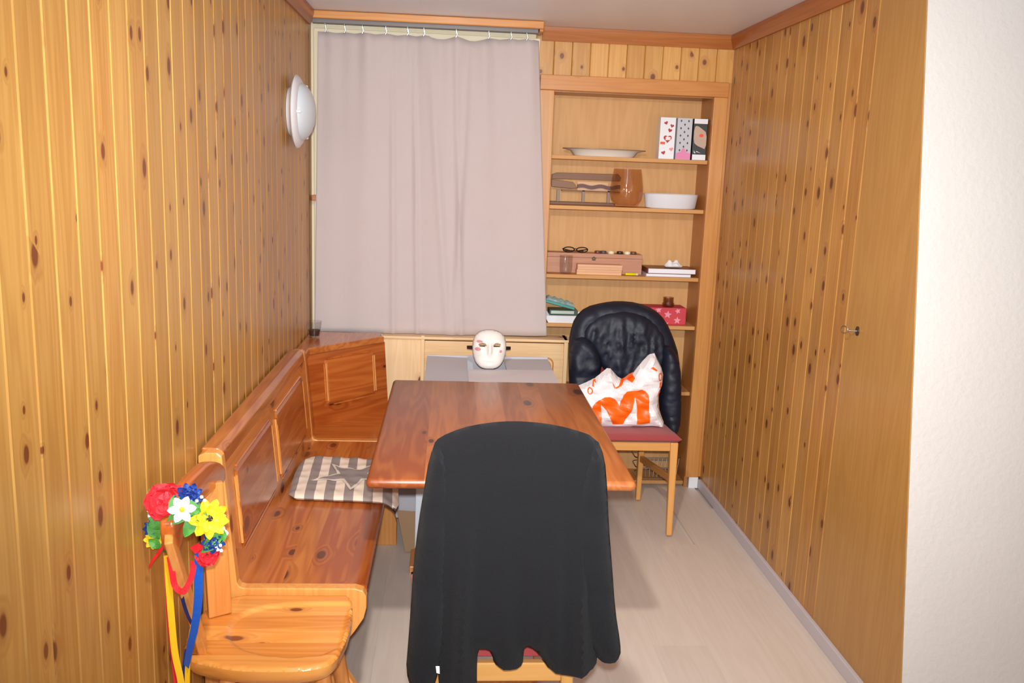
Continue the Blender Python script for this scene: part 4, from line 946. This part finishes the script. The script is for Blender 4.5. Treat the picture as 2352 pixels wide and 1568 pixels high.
# back boards
RX = -.563
f0 = at(505, 1412, 'Z', .45); f1_ = at(497, 1135, 'X', RX)
MB().bar((f0.x, f0.y, .452), (RX-.012, f1_.y, f1_.z+.03), .058, .020, (.88, .47, 0), .055, .018).build('stile', M_chairZ, sc, .003)
n0 = at(466, 1488, 'Z', .45); n1 = at(400, 1262, 'X', RX)
MB().bar((n0.x, n0.y, .452), (RX-.012, n1.y+.005, n1.z+.03), .048, .019, (.2, -.98, 0), .045, .018).build('stile', M_chairZ, sc, .003)
RP = [(520, 1078), (513, 1064), (497, 1058), (480, 1063), (465, 1078), (448, 1094), (436, 1110), (426, 1130), (416, 1156), (408, 1182), (401, 1192), (400, 1220), (404, 1250), (410, 1268), (416, 1262), (424, 1228), (434, 1198), (450, 1168), (474, 1142), (500, 1122), (518, 1110)]
rpoly = [(q_.y, q_.z) for q_ in (at(x, y, 'X', RX) for x, y in smoothpoly(RP, 1))]
MB().prism(rpoly, 'X', RX-.032, RX).build('top_rail', M_chairY, sc, .008, 3, smooth=True, angle=50)

# ------------------------------------------------------------------ flower wreath hung on the chair rail
WY = 1.875
wc = at(428, 1215, 'Y', WY)
wt = thing('flower_wreath', wc, 'artificial flower wreath with coloured ribbons hung on the pine chair rail', 'wreath')
M_leaf = plain('leaf_green', (70, 140, 48), .5, var=.2, vscale=40); M_fred = plain('petal_red', (214, 36, 48), .6, var=.1, vscale=40); M_fblue = plain('petal_blue', (34, 62, 142), .6, var=.15, vscale=40)
M_fyel = plain('petal_yellow', (240, 208, 40), .55, var=.06, vscale=40); M_fwht = plain('petal_white', (244, 242, 244), .6)
def wp(x, y, dy=0): return at(x, y, 'Y', WY+dy)
RING = [(385, 1265), (362, 1240), (350, 1205), (358, 1172), (385, 1152), (420, 1147), (455, 1158), (480, 1185), (490, 1220), (485, 1250), (468, 1278)]
MB().tube([wp(x, y) for x, y in RING], .006, 7).build('ring', plain('stem_green', (60, 110, 44), .6), wt, smooth=True)
TOC = (CAM-wc).normalized()
def basis(nrm):
    n_ = nrm.normalized(); a_ = n_.cross(Vector((0, 0, 1))).normalized(); return a_, a_.cross(n_)*-1, n_
def flower(name, x, y, r, np_, wdt, mat, dy=-.02, layers=1, ctr=None, ruff=.0, tilt=(0, 0), cr=.25):
    c = wp(x, y, dy); nrm = TOC+Vector((tilt[0], 0, tilt[1])); a_, b_, n_ = basis(nrm); mb = MB()
    for L in range(layers):
        rr_ = r*(1-.28*L)
        for k in range(np_):
            th = 2*math.pi*(k+.5*L)/np_+random.uniform(-.08, .08); di_ = a_*math.cos(th)+b_*math.sin(th); si_ = n_.cross(di_)
            cup = (.10+.35*L)*rr_; vs_ = []
            prof_ = ((.08, .3), (.35, .85), (.62, 1.0), (.85, .62), (1.0, .06))
            for q_, w_ in prof_:
                hgt = n_*(cup*q_*q_+.006*L+ruff*random.uniform(-1, 1))
                cc_ = c+di_*(rr_*q_)+hgt
                for e_ in (-1, 0, 1): vs_.append(cc_+si_*(e_*w_*wdt*rr_)+n_*(.10*rr_*abs(e_)+ruff*random.uniform(-1, 1)))
            mb.add(vs_, [(j*3+i, j*3+i+1, (j+1)*3+i+1, (j+1)*3+i) for j in range(4) for i in range(2)])
    f_ = mb.build(name, mat, wt)
    if ctr: MB().ball(c+n_*.004, (r*cr, r*cr*.6, r*cr), 10).build('flower_centre', ctr, f_, smooth=True)
    return f_
M_yc = plain('centre_yellow', (240, 180, 30), .7); M_bc = plain('centre_black', (30, 26, 20), .7)
flower('red_flower', 378, 1152, .042, 6, .62, M_fred, -.035, 2, None, .004); flower('red_flower', 398, 1143, .030, 6, .62, M_fred, -.028, 2, None, .004)
flower('blue_flower', 434, 1140, .030, 9, .28, M_fblue, -.03, 3, None, .003)
flower('white_daisy', 418, 1170, .029, 6, .30, M_fwht, -.080, 1, M_yc, .0005, (0, 0), .2)
flower('sunflower', 478, 1192, .044, 9, .26, M_fyel, -.045, 2, M_bc, .004, (.3, .1), .22)
flower('blue_flower', 490, 1244, .026, 9, .28, M_fblue, -.035, 3, None, .003); flower('white_blossom', 503, 1225, .020, 6, .4, M_fwht, -.02, 2)
flower('red_flower', 475, 1274, .026, 6, .62, M_fred, -.035, 2, None, .004)
flower('blue_flower', 350, 1212, .020, 9, .28, M_fblue, -.01, 2, None, .003); flower('yellow_flower', 354, 1238, .022, 9, .3, M_fyel, -.01, 2)
def leaf(x, y, ang, L, wd, dy=-.02):
    c = wp(x, y, dy); a_, b_, n_ = basis(TOC); di_ = a_*math.cos(ang)+b_*math.sin(ang); si_ = n_.cross(di_); vs_ = []
    for q_, w_ in ((0, .12), (.2, .6), (.45, 1), (.7, .8), (.9, .4), (1, .05)):
        for e_ in (-1, 0, 1): vs_.append(c+di_*(L*q_)+si_*(e_*w_*wd)+n_*(.006*math.sin(q_*3)+.003*abs(e_)))
    MB().add(vs_, [(j*3+i, j*3+i+1, (j+1)*3+i+1, (j+1)*3+i) for j in range(5) for i in range(2)]).build('leaf', M_leaf, wt)
for x, y, an, L, wd, dy in ((408, 1160, 160, .034, .013, -.05), (412, 1188, -80, .034, .014, -.045), (420, 1190, -60, .03, .011, -.045), (455, 1175, 60, .04, .012, -.03), (440, 1165, 30, .04, .013, -.03), (465, 1160, 80, .03, .011, -.03),
                            (455, 1195, -50, .03, .011, -.03), (470, 1215, -110, .04, .013, -.03), (468, 1250, 200, .03, .011, -.04), (462, 1268, 210, .04, .009, -.04), (505, 1240, 20, .025, .010, -.015), (512, 1215, 80, .02, .008, -.015),
                            (368, 1195, -75, .05, .013, -.02), (360, 1182, 200, .03, .012, -.02), (365, 1215, -80, .045, .013, -.02), (366, 1238, -60, .03, .010, -.015), (347, 1190, 120, .02, .009, -.015), (358, 1145, 120, .025, .010, -.01), (425, 1128, 60, .02, .009, -.01), (370, 1258, -40, .022, .008, -.015), (440, 1150, 100, .022, .010, -.03)):
    leaf(x, y, math.radians(an), L*1.45, wd*1.3, dy-.008)
for x, y in ((341, 1172), (347, 1176), (343, 1184), (438, 1150), (446, 1156), (452, 1150), (463, 1141), (470, 1149), (506, 1252), (500, 1262), (508, 1264), (497, 1256)):
    q = wp(x, y, -.045); MB().ball(q, .0042, 6).build('bud', M_fwht, wt, smooth=True)
def ribbon(pts, wd, mat, twist=None, dy=-.04):
    P_ = [at(x, y, 'Y', WY+dy+(d_ if d_ else 0)) for x, y, d_ in pts]
    Q = []
    for i in range(len(P_)-1):
        for k in range(4): 
            t = k/4; p0, p1, p2, p3 = P_[max(i-1, 0)], P_[i], P_[i+1], P_[min(i+2, len(P_)-1)]
            Q.append(.5*((2*p1)+(p2-p0)*t+(2*p0-5*p1+4*p2-p3)*t*t+(3*p1-p0-3*p2+p3)*t**3))
    Q.append(P_[-1]); vs_ = []; m_ = len(Q)
    for i, q_ in enumerate(Q):
        t = (Q[min(i+1, m_-1)]-Q[max(i-1, 0)]).normalized(); w_ = t.cross(TOC).normalized()
        an = (twist[0]+(twist[1]-twist[0])*i/(m_-1)) if twist else 0
        w_ = w_*math.cos(an)+t.cross(w_)*math.sin(an); vs_ += [q_-w_*wd/2, q_+w_*wd/2]
    o = MB().add(vs_, [(2*i, 2*i+1, 2*i+3, 2*i+2) for i in range(m_-1)]).build('ribbon', mat, wt)
    s_ = o.modifiers.new('t', 'SOLIDIFY'); s_.thickness = .0006
M_rr = plain('ribbon_red', (226, 34, 44), .3); M_ry = plain('ribbon_yellow', (236, 182, 24), .3); M_rb = plain('ribbon_blue', (24, 84, 178), .3); M_rb2 = plain('ribbon_navy', (30, 44, 104), .3)
ribbon([(384, 1275, 0), (388, 1340, 0), (394, 1420, 0), (402, 1500, 0), (416, 1568, 0), (420, 1640, 0)], .014, M_ry)
ribbon([(383, 1278, .008), (386, 1350, .008), (390, 1430, .008), (398, 1500, .008), (408, 1580, .008)], .012, M_rr)
ribbon([(390, 1278, -.01), (395, 1310, -.012), (402, 1345, -.014), (420, 1358, -.02), (436, 1335, -.014), (443, 1310, -.01), (445, 1288, 0)], .013, M_rr, (0, .5))
ribbon([(458, 1262, 0), (456, 1320, 0), (455, 1380, 0), (448, 1435, 0), (438, 1480, 0), (428, 1530, 0)], .019, M_rb, (0, .9))
ribbon([(446, 1290, .004), (447, 1350, .004), (450, 1400, .004), (440, 1450, .004), (432, 1510, .004), (430, 1568, .004), (430, 1640, .004)], .011, M_ry, (1.1, 0))
ribbon([(412, 1320, .03), (418, 1370, .03), (430, 1410, .03), (444, 1440, .03)], .010, M_rb2, (.6, .9))
ribbon([(430, 1490, .01), (424, 1530, .01), (420, 1580, .01), (420, 1640, .01)], .010, M_rb2)
ribbon([(378, 1250, .01), (365, 1268, .01), (350, 1288, .01), (341, 1304, .01)], .009, M_rr, (.4, 1.2))
ribbon([(442, 1264, -.01), (452, 1258, -.01), (462, 1252, -.01)], .018, M_rr, (.3, .6))
